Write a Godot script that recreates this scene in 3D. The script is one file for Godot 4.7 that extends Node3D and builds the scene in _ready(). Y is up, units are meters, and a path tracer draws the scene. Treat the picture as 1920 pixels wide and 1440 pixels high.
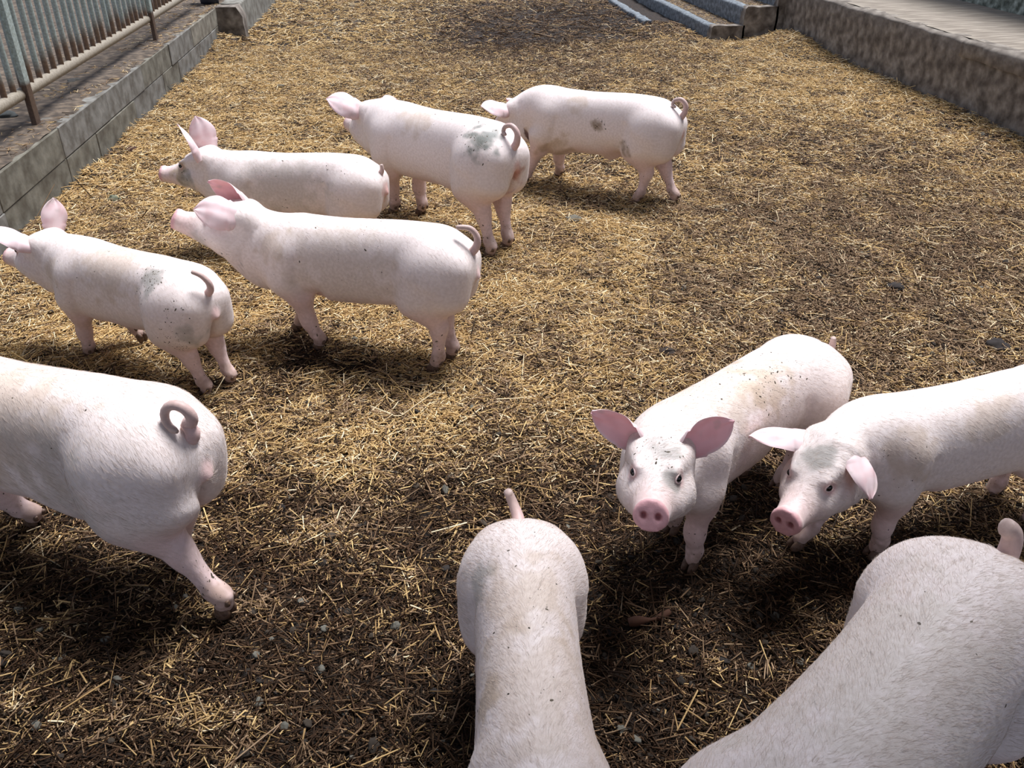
extends Node3D
# A straw-bedded pen of young white pigs. Right-handed, y up, metres; the pen runs along -z.

const EYE := 1.7          # camera height above the bedding
var rng := RandomNumberGenerator.new()
var lump := FastNoiseLite.new()
var fine := FastNoiseLite.new()
var mats := {}
var names := {}

func _ready() -> void:
	rng.seed = 7
	lump.seed = 3; lump.noise_type = FastNoiseLite.TYPE_SIMPLEX; lump.frequency = 1.0; lump.fractal_octaves = 3
	fine.seed = 9; fine.noise_type = FastNoiseLite.TYPE_SIMPLEX; fine.frequency = 14.0; fine.fractal_octaves = 2
	# ---- camera
	var cam := Camera3D.new()
	cam.name = "camera"
	cam.position = Vector3(0, EYE, 0)
	cam.rotation = Vector3(deg_to_rad(-30.964), deg_to_rad(-6.724), 0)
	cam.fov = 48.456
	cam.near = 0.05
	cam.far = 100.0
	add_child(cam)
	cam.current = true
	# ---- sky and exposure
	var env := Environment.new()
	env.background_mode = Environment.BG_SKY
	var sky := Sky.new()
	var sm := ProceduralSkyMaterial.new()
	sm.sky_top_color = Color(0.69, 0.73, 0.83)
	sm.sky_horizon_color = Color(0.86, 0.89, 0.98)
	sm.ground_horizon_color = Color(0.30, 0.27, 0.24)
	sm.ground_bottom_color = Color(0.20, 0.17, 0.14)
	sm.sun_angle_max = 0.0
	sky.sky_material = sm
	env.sky = sky
	env.background_energy_multiplier = 0.86
	env.tonemap_mode = Environment.TONE_MAPPER_LINEAR
	env.tonemap_exposure = 1.10
	env.sdfgi_enabled = true
	env.ssao_enabled = true
	env.ssil_enabled = true
	var we := WorldEnvironment.new()
	we.name = "world"
	we.environment = env
	add_child(we)
	# ---- the hazy sun: high, from beyond the pen and slightly from the right
	var sun := DirectionalLight3D.new()
	sun.name = "sun"
	sun.light_color = Color(0.98, 0.98, 1.0)
	sun.light_energy = 1.95
	sun.light_angular_distance = 24.0
	sun.shadow_enabled = true
	sun.sky_mode = DirectionalLight3D.SKY_MODE_LIGHT_ONLY
	add_child(sun)
	sun.look_at_from_position(Vector3(0.30, 1.0, -0.28), Vector3.ZERO, Vector3(0, 0, 1))
	make_materials()
	build_floor()
	build_left_wall()
	build_right_side()
	build_added_roof()
	build_railing()
	canonical_pig()
	build_pigs()
	build_straw()
	build_odds()

# ------------------------------------------------------------------ helpers
func tag(o: Node, label := "", category := "", group := "", kind := "") -> Node:
	if label: o.set_meta("label", label)
	if category: o.set_meta("category", category)
	if group: o.set_meta("group", group)
	if kind: o.set_meta("kind", kind)
	return o

func base(called: String, at := Vector3.ZERO, turn := 0.0, parent: Node = null) -> Node3D:
	var o := Node3D.new()
	o.name = numbered(called) if parent == null else called
	(self if parent == null else parent).add_child(o, true)
	o.position = at
	o.rotation.y = turn
	return o

func numbered(called: String) -> String:
	var n: int = names.get(called, 0)
	names[called] = n + 1
	return called if n == 0 else "%s_%03d" % [called, n]

func put(called: String, mesh: Mesh, mat: Material, parent: Node = null) -> MeshInstance3D:
	var o := MeshInstance3D.new()
	o.mesh = mesh
	o.material_override = mat
	o.name = numbered(called) if parent == null else called
	(self if parent == null else parent).add_child(o, true)
	return o

func arrays_mesh(v: PackedVector3Array, n: PackedVector3Array, c: PackedColorArray, i: PackedInt32Array) -> ArrayMesh:
	var a := []
	a.resize(Mesh.ARRAY_MAX)
	a[Mesh.ARRAY_VERTEX] = v
	a[Mesh.ARRAY_NORMAL] = n
	if c.size(): a[Mesh.ARRAY_COLOR] = c
	a[Mesh.ARRAY_INDEX] = i
	var m := ArrayMesh.new()
	m.add_surface_from_arrays(Mesh.PRIMITIVE_TRIANGLES, a)
	return m

func normals_of(v: PackedVector3Array, idx: PackedInt32Array) -> PackedVector3Array:
	# front faces run clockwise: outward normal is (c-a) x (b-a)
	var n := PackedVector3Array()
	n.resize(v.size())
	for t in range(0, idx.size(), 3):
		var a := idx[t]
		var b := idx[t + 1]
		var c := idx[t + 2]
		var f := (v[c] - v[a]).cross(v[b] - v[a])
		n[a] += f
		n[b] += f
		n[c] += f
	for k in n.size():
		n[k] = n[k].normalized()
	return n

func noise_tex(freq: float, octaves: int, lo: Color, hi: Color, seed_: int, size := 512, ramp_mid := -1.0, mid := Color.WHITE) -> NoiseTexture2D:
	var t := NoiseTexture2D.new()
	t.width = size; t.height = size
	t.seamless = true
	var n := FastNoiseLite.new()
	n.seed = seed_; n.frequency = freq; n.fractal_octaves = octaves; n.noise_type = FastNoiseLite.TYPE_SIMPLEX
	t.noise = n
	var g := Gradient.new()
	g.set_color(0, lo); g.set_color(1, hi)
	if ramp_mid > 0.0: g.add_point(ramp_mid, mid)
	t.color_ramp = g
	return t

func bump_tex(freq: float, octaves: int, seed_: int, size := 512) -> NoiseTexture2D:
	var t := NoiseTexture2D.new()
	t.width = size; t.height = size
	t.seamless = true
	var n := FastNoiseLite.new()
	n.seed = seed_; n.frequency = freq; n.fractal_octaves = octaves
	t.noise = n
	return t

func mat(key: String, color: Color, rough: float, metal := 0.0) -> StandardMaterial3D:
	var m := StandardMaterial3D.new()
	m.resource_name = key
	m.albedo_color = color
	m.roughness = rough
	m.metallic = metal
	mats[key] = m
	return m

func triplanar(m: StandardMaterial3D, scale_: float, world := true) -> void:
	m.uv1_triplanar = true
	m.uv1_world_triplanar = world
	m.uv1_scale = Vector3.ONE * scale_

func make_materials() -> void:
	var m := mat("pig_skin", Color.WHITE, 0.55)
	m.vertex_color_use_as_albedo = true
	m.albedo_texture = noise_tex(0.02, 4, Color(0.90, 0.885, 0.87), Color(1, 1, 1), 21, 512)
	m.heightmap_enabled = true
	m.heightmap_texture = bump_tex(0.09, 3, 22)
	m.heightmap_scale = 0.03
	triplanar(m, 5.0, false)
	m.rim_enabled = true
	m.rim = 0.25
	m.rim_tint = 0.4
	m = mat("pig_ear", Color.WHITE, 0.6)
	m.vertex_color_use_as_albedo = true
	m.backlight_enabled = true
	m.backlight = Color(0.62, 0.52, 0.52)
	m = mat("eye", Color(0.012, 0.012, 0.016), 0.08)
	m = mat("hoof", Color(0.40, 0.32, 0.27), 0.6)
	m.albedo_texture = noise_tex(0.03, 3, Color(0.55, 0.5, 0.45), Color(1.5, 1.4, 1.3), 31, 128)
	triplanar(m, 14.0, false)
	m = mat("bristle", Color.WHITE, 0.5)
	m.vertex_color_use_as_albedo = true
	m.backlight_enabled = true
	m.backlight = Color(0.9, 0.87, 0.85)
	m = mat("mud", Color.WHITE, 0.9)
	m.vertex_color_use_as_albedo = true
	m = mat("straw", Color.WHITE, 0.8)
	m.metallic_specular = 0.3
	m.vertex_color_use_as_albedo = true
	m = mat("bedding", Color.WHITE, 0.95)
	m.albedo_texture = noise_tex(0.02, 5, Color(0.075, 0.055, 0.038), Color(0.25, 0.185, 0.12), 41, 1024)
	m.heightmap_enabled = true
	m.heightmap_texture = bump_tex(0.05, 4, 42)
	m.heightmap_scale = 1.5
	triplanar(m, 1.1)
	m = mat("block", Color.WHITE, 0.92)
	m.albedo_texture = noise_tex(0.006, 6, Color(0.34, 0.315, 0.27), Color(0.57, 0.56, 0.52), 51, 1024, 0.5, Color(0.46, 0.45, 0.41))
	m.heightmap_enabled = true
	m.heightmap_texture = bump_tex(0.05, 4, 52)
	m.heightmap_scale = 0.10
	triplanar(m, 0.9)
	m = mat("concrete_dark", Color.WHITE, 0.92)
	m.albedo_texture = noise_tex(0.007, 6, Color(0.25, 0.22, 0.185), Color(0.60, 0.57, 0.52), 61, 1024, 0.5, Color(0.43, 0.395, 0.355))
	m.heightmap_enabled = true
	m.heightmap_texture = bump_tex(0.04, 4, 62)
	m.heightmap_scale = 0.25
	triplanar(m, 0.8)
	m = mat("concrete_floor", Color.WHITE, 0.9)
	m.albedo_texture = noise_tex(0.008, 5, Color(0.40, 0.36, 0.31), Color(0.63, 0.59, 0.53), 71, 1024)
	m.heightmap_enabled = true
	m.heightmap_texture = bump_tex(0.06, 3, 72)
	m.heightmap_scale = 0.3
	triplanar(m, 0.6)
	m.uv1_scale = Vector3(0.25, 0.6, 1.6)
	m = mat("earth", Color.WHITE, 0.95)
	m.albedo_texture = noise_tex(0.010, 6, Color(0.17, 0.14, 0.11), Color(0.46, 0.40, 0.33), 81, 1024, 0.5, Color(0.31, 0.265, 0.215))
	m.heightmap_enabled = true
	m.heightmap_texture = bump_tex(0.03, 4, 82)
	m.heightmap_scale = 0.5
	triplanar(m, 0.9)
	m = mat("whitewash", Color.WHITE, 0.9)
	m.albedo_texture = noise_tex(0.016, 5, Color(0.27, 0.285, 0.29), Color(0.55, 0.58, 0.60), 91, 512)
	m.heightmap_enabled = true
	m.heightmap_texture = bump_tex(0.06, 4, 92)
	m.heightmap_scale = 0.6
	triplanar(m, 1.4)
	m = mat("old_plaster", Color.WHITE, 0.9)
	m.albedo_texture = noise_tex(0.014, 5, Color(0.16, 0.18, 0.14), Color(0.70, 0.73, 0.68), 95, 512)
	triplanar(m, 1.0)
	m = mat("pipe", Color.WHITE, 0.55, 0.0)
	m.vertex_color_use_as_albedo = true
	m.albedo_texture = noise_tex(0.03, 4, Color(0.72, 0.70, 0.66), Color(1, 1, 1), 101, 256)
	triplanar(m, 5.0)
	m = mat("plastic_blue", Color(0.06, 0.08, 0.13), 0.5)
	m = mat("wood", Color(0.30, 0.18, 0.11), 0.85)
	m = mat("clod", Color.WHITE, 0.95)
	m.vertex_color_use_as_albedo = true

# ------------------------------------------------------------------ ground
func bed(x: float, z: float) -> float:
	# surface of the bedding
	var h := 0.018 * lump.get_noise_2d(x * 1.3, z * 1.3) + 0.006 * fine.get_noise_2d(x * 0.6, z * 0.6)
	h += 0.10 * exp(-pow((x - 4.30) / 0.28, 2.0) - pow((z + 9.75) / 0.55, 2.0))   # heap in the corner by the steps
	h += 0.05 * smoothstep(4.0, 4.4, x) * smoothstep(-4.5, -7.0, z)
	h += 0.09 * exp(-pow((x + 2.05) / 0.20, 2.0) - pow((z + 10.6) / 0.45, 2.0))
	h += 0.04 * smoothstep(-1.85, -2.12, x) * (0.6 + 0.8 * lump.get_noise_2d(3.0, z * 1.4))
	return h

const GOLD := [Vector3(-1.43, -8.69, 0.95), Vector3(-1.84, -5.84, 0.95), Vector3(-0.38, -11.43, 0.85), Vector3(-1.43, -12.94, 0.80), Vector3(0.19, -8.75, 0.65), Vector3(1.26, -11.24, 0.12), Vector3(2.27, -12.01, 0.10), Vector3(1.34, -9.46, 0.30), Vector3(2.83, -9.59, 0.55), Vector3(4.17, -9.44, 1.00), Vector3(3.91, -7.38, 0.95), Vector3(4.06, -6.10, 0.75), Vector3(3.82, -5.06, 0.50), Vector3(3.20, -5.49, 0.40), Vector3(2.15, -4.36, 0.26), Vector3(2.91, -4.03, 0.22), Vector3(2.10, -5.62, 0.60), Vector3(1.50, -3.45, 0.28), Vector3(2.31, -3.03, 0.22), Vector3(0.91, -4.26, 0.75), Vector3(0.27, -3.60, 0.75), Vector3(0.43, -2.89, 0.70), Vector3(-0.69, -6.81, 0.90), Vector3(-0.20, -2.65, 0.75), Vector3(-0.57, -2.62, 0.75), Vector3(0.26, -2.36, 0.65), Vector3(-1.43, -4.79, 0.70), Vector3(-0.26, -2.01, 0.60), Vector3(-0.98, -2.09, 0.55), Vector3(-0.45, -1.61, 0.50), Vector3(-0.99, -1.68, 0.45), Vector3(-0.65, -1.35, 0.55), Vector3(-0.17, -1.41, 0.50), Vector3(0.51, -1.50, 0.30), Vector3(0.82, -1.56, 0.25), Vector3(0.81, -2.01, 0.50), Vector3(1.89, -2.71, 0.40), Vector3(1.69, -1.78, 0.50), Vector3(0.37, -1.20, 0.30), Vector3(-0.10, -3.32, 0.70), Vector3(0.84, -3.53, 0.70), Vector3(-1.33, -3.79, 0.80)]
var gold_grid := PackedFloat32Array()

func clean_straw(x: float, z: float) -> float:
	# share of clean straw against trodden, dungy straw, as the pen shows it
	if gold_grid.is_empty():
		gold_grid.resize(40 * 80)
		for j in 80:
			for i in 40:
				var px := -2.4 + i * 0.18
				var pz := 0.2 - j * 0.22
				var s := 0.0
				var w := 0.0
				for g: Vector3 in GOLD:
					var sc := 0.25 + 0.05 * absf(g.y)
					var d2 := (pow(px - g.x, 2.0) + pow(pz - g.y, 2.0)) / (sc * sc) + 0.15
					var k := 1.0 / (d2 * d2)
					s += k * g.z
					w += k
				gold_grid[j * 40 + i] = s / w
	var fx := clampf((x + 2.4) / 0.18, 0.0, 38.99)
	var fz := clampf((0.2 - z) / 0.22, 0.0, 78.99)
	var i0 := int(fx)
	var j0 := int(fz)
	var a := lerpf(gold_grid[j0 * 40 + i0], gold_grid[j0 * 40 + i0 + 1], fx - i0)
	var b := lerpf(gold_grid[j0 * 40 + 40 + i0], gold_grid[j0 * 40 + 41 + i0], fx - i0)
	return lerpf(a, b, fz - j0)

const DAMP_AND_SHADE := [Vector3(0.62, -1.45, 0.75), Vector3(-0.70, -1.45, 0.75), Vector3(0.30, -0.95, 0.80), Vector3(-1.1, -1.9, 0.55), Vector3(0.95, -1.75, 0.55), Vector3(0.10, -1.55, 0.5), Vector3(1.7, -11.7, 1.15), Vector3(1.2, -10.6, 0.7), Vector3(2.7, -12.6, 0.9), Vector3(-0.45, -3.05, 0.28), Vector3(-1.35, -2.6, 0.35)]  # soiled patches; the near ones also hold painted shade

func damp_and_shade(x: float, z: float) -> float:
	# dung-dark straw, with the shade of the near end painted in as well
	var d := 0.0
	for q: Vector3 in DAMP_AND_SHADE: d += exp(-(pow(x - q.x, 2.0) + pow(z - q.y, 2.0)) / (q.z * q.z))
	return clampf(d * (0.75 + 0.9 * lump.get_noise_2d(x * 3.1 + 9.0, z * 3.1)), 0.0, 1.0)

func grid_mesh(x0: float, x1: float, z0: float, z1: float, step: float, height: Callable) -> ArrayMesh:
	var nx := int(ceil((x1 - x0) / step))
	var nz := int(ceil((z1 - z0) / step))
	var v := PackedVector3Array()
	var idx := PackedInt32Array()
	for j in nz + 1:
		for i in nx + 1:
			var x := lerpf(x0, x1, float(i) / nx)
			var z := lerpf(z0, z1, float(j) / nz)
			v.append(Vector3(x, height.call(x, z), z))
	for j in nz:
		for i in nx:
			var a := j * (nx + 1) + i
			var b := a + 1
			var c := a + nx + 1
			var d := c + 1
			idx.append_array([a, b, c, b, d, c])
	var n := normals_of(v, idx)
	if n[0].y < 0.0:
		for k in range(0, idx.size(), 3):
			var s := idx[k]
			idx[k] = idx[k + 1]
			idx[k + 1] = s
		n = normals_of(v, idx)
	return arrays_mesh(v, n, PackedColorArray(), idx)

func build_floor() -> void:
	var f := put("floor", grid_mesh(-2.3, 4.75, -20.0, 1.2, 0.07, func(x, z): return bed(x, z) - 0.006), mats.bedding)
	tag(f, "dark trodden manure bed under the straw of the pig pen", "floor", "", "structure")

# ------------------------------------------------------------------ straw
func straw_mesh(bend: float, flat: float, twist: float) -> ArrayMesh:
	# unit straw along x, length 1, width 1 (scaled per copy): a flattened four-sided stem with a kink
	var st := SurfaceTool.new()
	st.begin(Mesh.PRIMITIVE_TRIANGLES)
	var xs := [-0.5, -0.05, 0.5]
	var ring := []
	for k in 3:
		var x: float = xs[k]
		var off := bend * (0.25 - x * x) 
		var tw := twist * x
		var r := []
		for q in [Vector2(0.5, 0.0), Vector2(0.0, flat), Vector2(-0.5, 0.0), Vector2(0.0, -flat)]:
			var p: Vector2 = q.rotated(tw)
			r.append(Vector3(x, off + 0.0, 0) + Vector3(0, p.y, p.x))
		ring.append(r)
	# y and z are scaled by the width later, so the bend is given in widths
	for k in 2:
		for s in 4:
			var a: Vector3 = ring[k][s]
			var b: Vector3 = ring[k][(s + 1) % 4]
			var c: Vector3 = ring[k + 1][s]
			var d: Vector3 = ring[k + 1][(s + 1) % 4]
			for p in [a, b, c, b, d, c]:
				st.add_vertex(p)
	for p in [ring[0][0], ring[0][2], ring[0][1], ring[0][0], ring[0][3], ring[0][2], ring[2][0], ring[2][1], ring[2][2], ring[2][0], ring[2][2], ring[2][3]]:
		st.add_vertex(p)
	st.generate_normals()
	return st.commit()

func straw_color(g: float, dark := 0.0) -> Color:
	var r := rng.randf()
	var c: Color
	var clean := 0.88 * pow(g, 1.35)
	var rotten := 0.22 + 0.58 * dark  # share of dark straws: rot plus painted foreground shade
	if r < clean:
		c = Color(0.84, 0.72, 0.50).lerp(Color(0.70, 0.57, 0.38), rng.randf())
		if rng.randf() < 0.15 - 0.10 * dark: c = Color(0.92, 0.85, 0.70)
	elif r < clean + (1.0 - clean) * (1.0 - rotten):
		c = Color(0.64, 0.535, 0.42).lerp(Color(0.45, 0.36, 0.265), rng.randf())
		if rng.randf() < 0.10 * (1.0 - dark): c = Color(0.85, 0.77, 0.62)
	else:
		c = Color(0.29, 0.205, 0.135).lerp(Color(0.11, 0.08, 0.055), rng.randf())
	if rng.randf() < 0.85 * dark: c = c.lerp(Color(0.30, 0.21, 0.13), rng.randf_range(0.15, 0.55))  # browns soiled straw and puts shade into the near straws' colour
	return c.srgb_to_linear()

func straw_field(parent: Node3D, count: int, z0: float, z1: float, size: float, meshes: Array, lift: float) -> void:
	# z0 near, z1 far (both negative); spread over the part of the pen that a visitor at the gate sees
	var per := count / meshes.size()
	for mi in meshes.size():
		var buf := PackedFloat32Array()
		buf.resize(per * 16)
		var at := 0
		var made := 0
		var tries := 0
		while made < per and tries < per * 3:
			tries += 1
			var z := z0 + (z1 - z0) * rng.randf()
			var half := 0.62 * -z + 1.35
			var cx := 0.118 * -z
			var x := cx + (rng.randf() * 2.0 - 1.0) * half
			if x < -2.10 or x > 4.42 or (x > 3.56 and z < -10.40): continue
			if x > 3.1 and z < -11.8: continue
			var patch := lump.get_noise_2d(x * 2.1 + 40.0, z * 2.1)
			var g := clampf(clean_straw(x, z) + 0.42 * patch, 0.0, 1.0)
			var fore := damp_and_shade(x, z)
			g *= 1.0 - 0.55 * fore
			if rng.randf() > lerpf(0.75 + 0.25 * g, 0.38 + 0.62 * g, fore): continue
			var ln := size * (0.020 + 0.045 * pow(rng.randf(), 1.8))
			if rng.randf() < 0.05: ln *= 2.2
			elif rng.randf() < 0.36: ln = size * rng.randf_range(0.006, 0.018)
			if rng.randf() < 0.006: ln *= 2.4
			var w := size * (0.0024 + 0.0022 * rng.randf())
			var yaw := rng.randf() * TAU
			var pitch := rng.randfn(0.0, 0.16)
			if rng.randf() < 0.06: pitch += rng.randf_range(-0.6, 0.6)
			var b := Basis.from_euler(Vector3(rng.randf() * TAU, yaw, pitch), EULER_ORDER_YZX)
			var y := bed(x, z) + lift * rng.randf() * rng.randf() + absf(sin(pitch)) * ln * 0.35
			var bx := b.x * ln
			var by := b.y * w
			var bz := b.z * w
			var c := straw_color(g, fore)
			buf[at] = bx.x; buf[at + 1] = by.x; buf[at + 2] = bz.x; buf[at + 3] = x
			buf[at + 4] = bx.y; buf[at + 5] = by.y; buf[at + 6] = bz.y; buf[at + 7] = y
			buf[at + 8] = bx.z; buf[at + 9] = by.z; buf[at + 10] = bz.z; buf[at + 11] = z
			buf[at + 12] = c.r; buf[at + 13] = c.g; buf[at + 14] = c.b; buf[at + 15] = 1.0
			at += 16
			made += 1
		scatter("straw", buf.slice(0, made * 16), made, meshes[mi], mats.straw, parent)

func scatter(called: String, buf: PackedFloat32Array, count: int, mesh: Mesh, material: Material, parent: Node) -> MultiMeshInstance3D:
	var mm := MultiMesh.new()
	mm.transform_format = MultiMesh.TRANSFORM_3D
	mm.use_colors = true
	mm.mesh = mesh
	mm.instance_count = count
	mm.buffer = buf
	var o := MultiMeshInstance3D.new()
	o.multimesh = mm
	o.material_override = material
	o.name = called
	parent.add_child(o, true)
	tag(o, "", "", "", "stuff")
	return o

func build_straw() -> void:
	var root := base("straw_bedding")
	tag(root, "loose golden and soiled brown straw covering the whole pen floor", "straw", "", "stuff")
	var kinds := [straw_mesh(0.0, 0.30, 0.0), straw_mesh(1.6, 0.22, 0.7), straw_mesh(-1.1, 0.36, 0.0), straw_mesh(2.8, 0.16, 1.4)]
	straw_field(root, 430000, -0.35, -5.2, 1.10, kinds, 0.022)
	straw_field(root, 175000, -5.2, -10.5, 1.35, kinds, 0.03)
	straw_field(root, 50000, -10.5, -19.0, 2.2, kinds, 0.04)

# ------------------------------------------------------------------ walls
func add_poly(st: SurfaceTool, pts: Array, centre: Vector3) -> void:
	var n: Vector3 = (pts[2] - pts[0]).cross(pts[1] - pts[0])
	var mid := Vector3.ZERO
	for p: Vector3 in pts: mid += p
	mid /= pts.size()
	var q := pts.duplicate()
	if n.dot(mid - centre) < 0.0: q.reverse()
	for k in range(1, q.size() - 1):
		st.add_vertex(q[0])
		st.add_vertex(q[k])
		st.add_vertex(q[k + 1])

func bevel_box(size: Vector3, r: float) -> ArrayMesh:
	var st := SurfaceTool.new()
	st.begin(Mesh.PRIMITIVE_TRIANGLES)
	st.set_smooth_group(-1)
	var h := size * 0.5
	var corner := func(sx: int, sy: int, sz: int, axis: int) -> Vector3:
		var p := Vector3(sx * (h.x - r), sy * (h.y - r), sz * (h.z - r))
		if axis == 0: p.x = sx * h.x
		elif axis == 1: p.y = sy * h.y
		else: p.z = sz * h.z
		return p
	for s in [-1, 1]:
		add_poly(st, [corner.call(s, -1, -1, 0), corner.call(s, 1, -1, 0), corner.call(s, 1, 1, 0), corner.call(s, -1, 1, 0)], Vector3.ZERO)
		add_poly(st, [corner.call(-1, s, -1, 1), corner.call(1, s, -1, 1), corner.call(1, s, 1, 1), corner.call(-1, s, 1, 1)], Vector3.ZERO)
		add_poly(st, [corner.call(-1, -1, s, 2), corner.call(1, -1, s, 2), corner.call(1, 1, s, 2), corner.call(-1, 1, s, 2)], Vector3.ZERO)
		for t in [-1, 1]:
			add_poly(st, [corner.call(s, t, -1, 0), corner.call(s, t, 1, 0), corner.call(s, t, 1, 1), corner.call(s, t, -1, 1)], Vector3.ZERO)
			add_poly(st, [corner.call(s, -1, t, 0), corner.call(s, 1, t, 0), corner.call(s, 1, t, 2), corner.call(s, -1, t, 2)], Vector3.ZERO)
			add_poly(st, [corner.call(-1, s, t, 1), corner.call(1, s, t, 1), corner.call(1, s, t, 2), corner.call(-1, s, t, 2)], Vector3.ZERO)
			for u in [-1, 1]:
				add_poly(st, [corner.call(s, t, u, 0), corner.call(s, t, u, 1), corner.call(s, t, u, 2)], Vector3.ZERO)
	st.generate_normals()
	return st.commit()

func box_at(called: String, lo: Vector3, hi: Vector3, r: float, m: Material, parent: Node = null) -> MeshInstance3D:
	var o := put(called, bevel_box(hi - lo, r), m, parent)
	o.position = (lo + hi) * 0.5
	return o

func swept(profile: Array, z0: float, z1: float, step: float, rough: float, seed_: float) -> ArrayMesh:
	# an open profile (x, y) drawn along z with a ragged surface, ends closed
	var v := PackedVector3Array()
	var idx := PackedInt32Array()
	var pts := []
	for k in profile.size() - 1:
		var a: Vector2 = profile[k]
		var b: Vector2 = profile[k + 1]
		var n := maxi(1, int((b - a).length() / step))
		for q in n: pts.append(a.lerp(b, float(q) / n))
	pts.append(profile[-1])
	var nz := int(absf(z1 - z0) / step)
	var np := pts.size()
	for j in nz + 1:
		var z := lerpf(z0, z1, float(j) / nz)
		for p: Vector2 in pts:
			var d := rough * lump.get_noise_3d(p.x * 3.5 + seed_, p.y * 3.5, z * 3.0) + rough * 0.2 * fine.get_noise_3d(p.x + seed_, p.y, z)
			v.append(Vector3(p.x + d, p.y + d * 0.7, z))
	for j in nz:
		for k in np - 1:
			var a := j * np + k
			idx.append_array([a, a + 1, a + np, a + 1, a + np + 1, a + np])
	# end caps: vertices of their own so that the rim stays sharp
	for e in [0, nz]:
		var first := v.size()
		var mid := Vector3.ZERO
		for k in np:
			v.append(v[int(e) * np + k])
			mid += v[first + k]
		v.append(mid / np)
		var out := Vector3(0, 0, signf(z0 - z1) * (1.0 if e == 0 else -1.0))
		var probe := (v[first + np - 1] - v[first + np]).cross(v[first + np / 2] - v[first + np])
		for k in np:
			var a := first + k
			var b := first + (k + 1) % np
			idx.append_array([first + np, a, b] if probe.dot(out) > 0.0 else [first + np, b, a])
	var n2 := normals_of(v, idx)
	return arrays_mesh(v, n2, PackedColorArray(), idx)

func build_left_wall() -> void:
	var w := base("wall_left", Vector3.ZERO)
	tag(w, "low grey concrete block wall along the left side of the pen", "wall", "", "structure")
	var variants := []
	for k in 3: variants.append(mats.block.duplicate())
	variants[0].albedo_color = Color(0.93, 0.93, 0.95)
	variants[1].albedo_color = Color(1.0, 0.98, 0.95)
	variants[2].albedo_color = Color(0.88, 0.87, 0.84)
	var core := box_at("core", Vector3(-2.40, -0.2, -10.9), Vector3(-2.135, 0.36, 0.8), 0.01, mats.block, w)
	tag(core)
	var bm := {}
	for row in 2:
		var y0 := -0.12 if row == 0 else 0.184
		var y1 := 0.182 if row == 0 else 0.37
		var z := 0.6 if row == 0 else 0.4
		var n := 0
		while z > -10.88:
			var ln := 0.985 if (row == 1 or n % 3 != 1) else 0.60
			var z1 := maxf(z - ln, -10.88)
			var o := box_at("block", Vector3(-2.30, y0, z1 + 0.0015), Vector3(-2.12 + rng.randf_range(-0.004, 0.004), y1 + rng.randf_range(-0.003, 0.003), z - 0.0015), 0.005, variants[rng.randi() % 3], w)
			o.rotation.y = rng.randf_range(-0.003, 0.003)
			z = z1
			n += 1
	# end pier with a sloping shoulder, then the next length of wall
	var pier := put("pier", swept([Vector2(-2.30, -0.1), Vector2(-2.30, 0.375), Vector2(-1.90, 0.375), Vector2(-1.84, 0.27), Vector2(-1.84, -0.1)], -10.89, -11.15, 0.05, 0.012, 4.0), mats.concrete_dark, w)
	pier.set_meta("label", "dark stained concrete end pier with a sloping shoulder")
	put("far_length", swept([Vector2(-2.2, -0.1), Vector2(-2.2, 0.37), Vector2(-1.93, 0.37), Vector2(-1.91, 0.35), Vector2(-1.91, -0.1)], -11.28, -19.5, 0.12, 0.012, 9.0), mats.block, w)
	# earth walk behind the wall
	var e := put("trim_1", grid_mesh(-7.5, -2.13, -20.0, 0.8, 0.07, func(x, z): return 0.379 + 0.016 * lump.get_noise_2d(x * 2.0, z * 2.0) * smoothstep(-2.13, -2.4, x) + 0.005 * fine.get_noise_2d(x * 0.5, z * 0.5) - 0.010 * smoothstep(-2.20, -2.13, x) + 0.012 * lump.get_noise_2d(7.0, z * 3.0) * smoothstep(-2.24, -2.18, x)), mats.earth)
	tag(e, "bare brown earth walk behind the block wall and under the railing", "ground", "", "structure")

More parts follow.
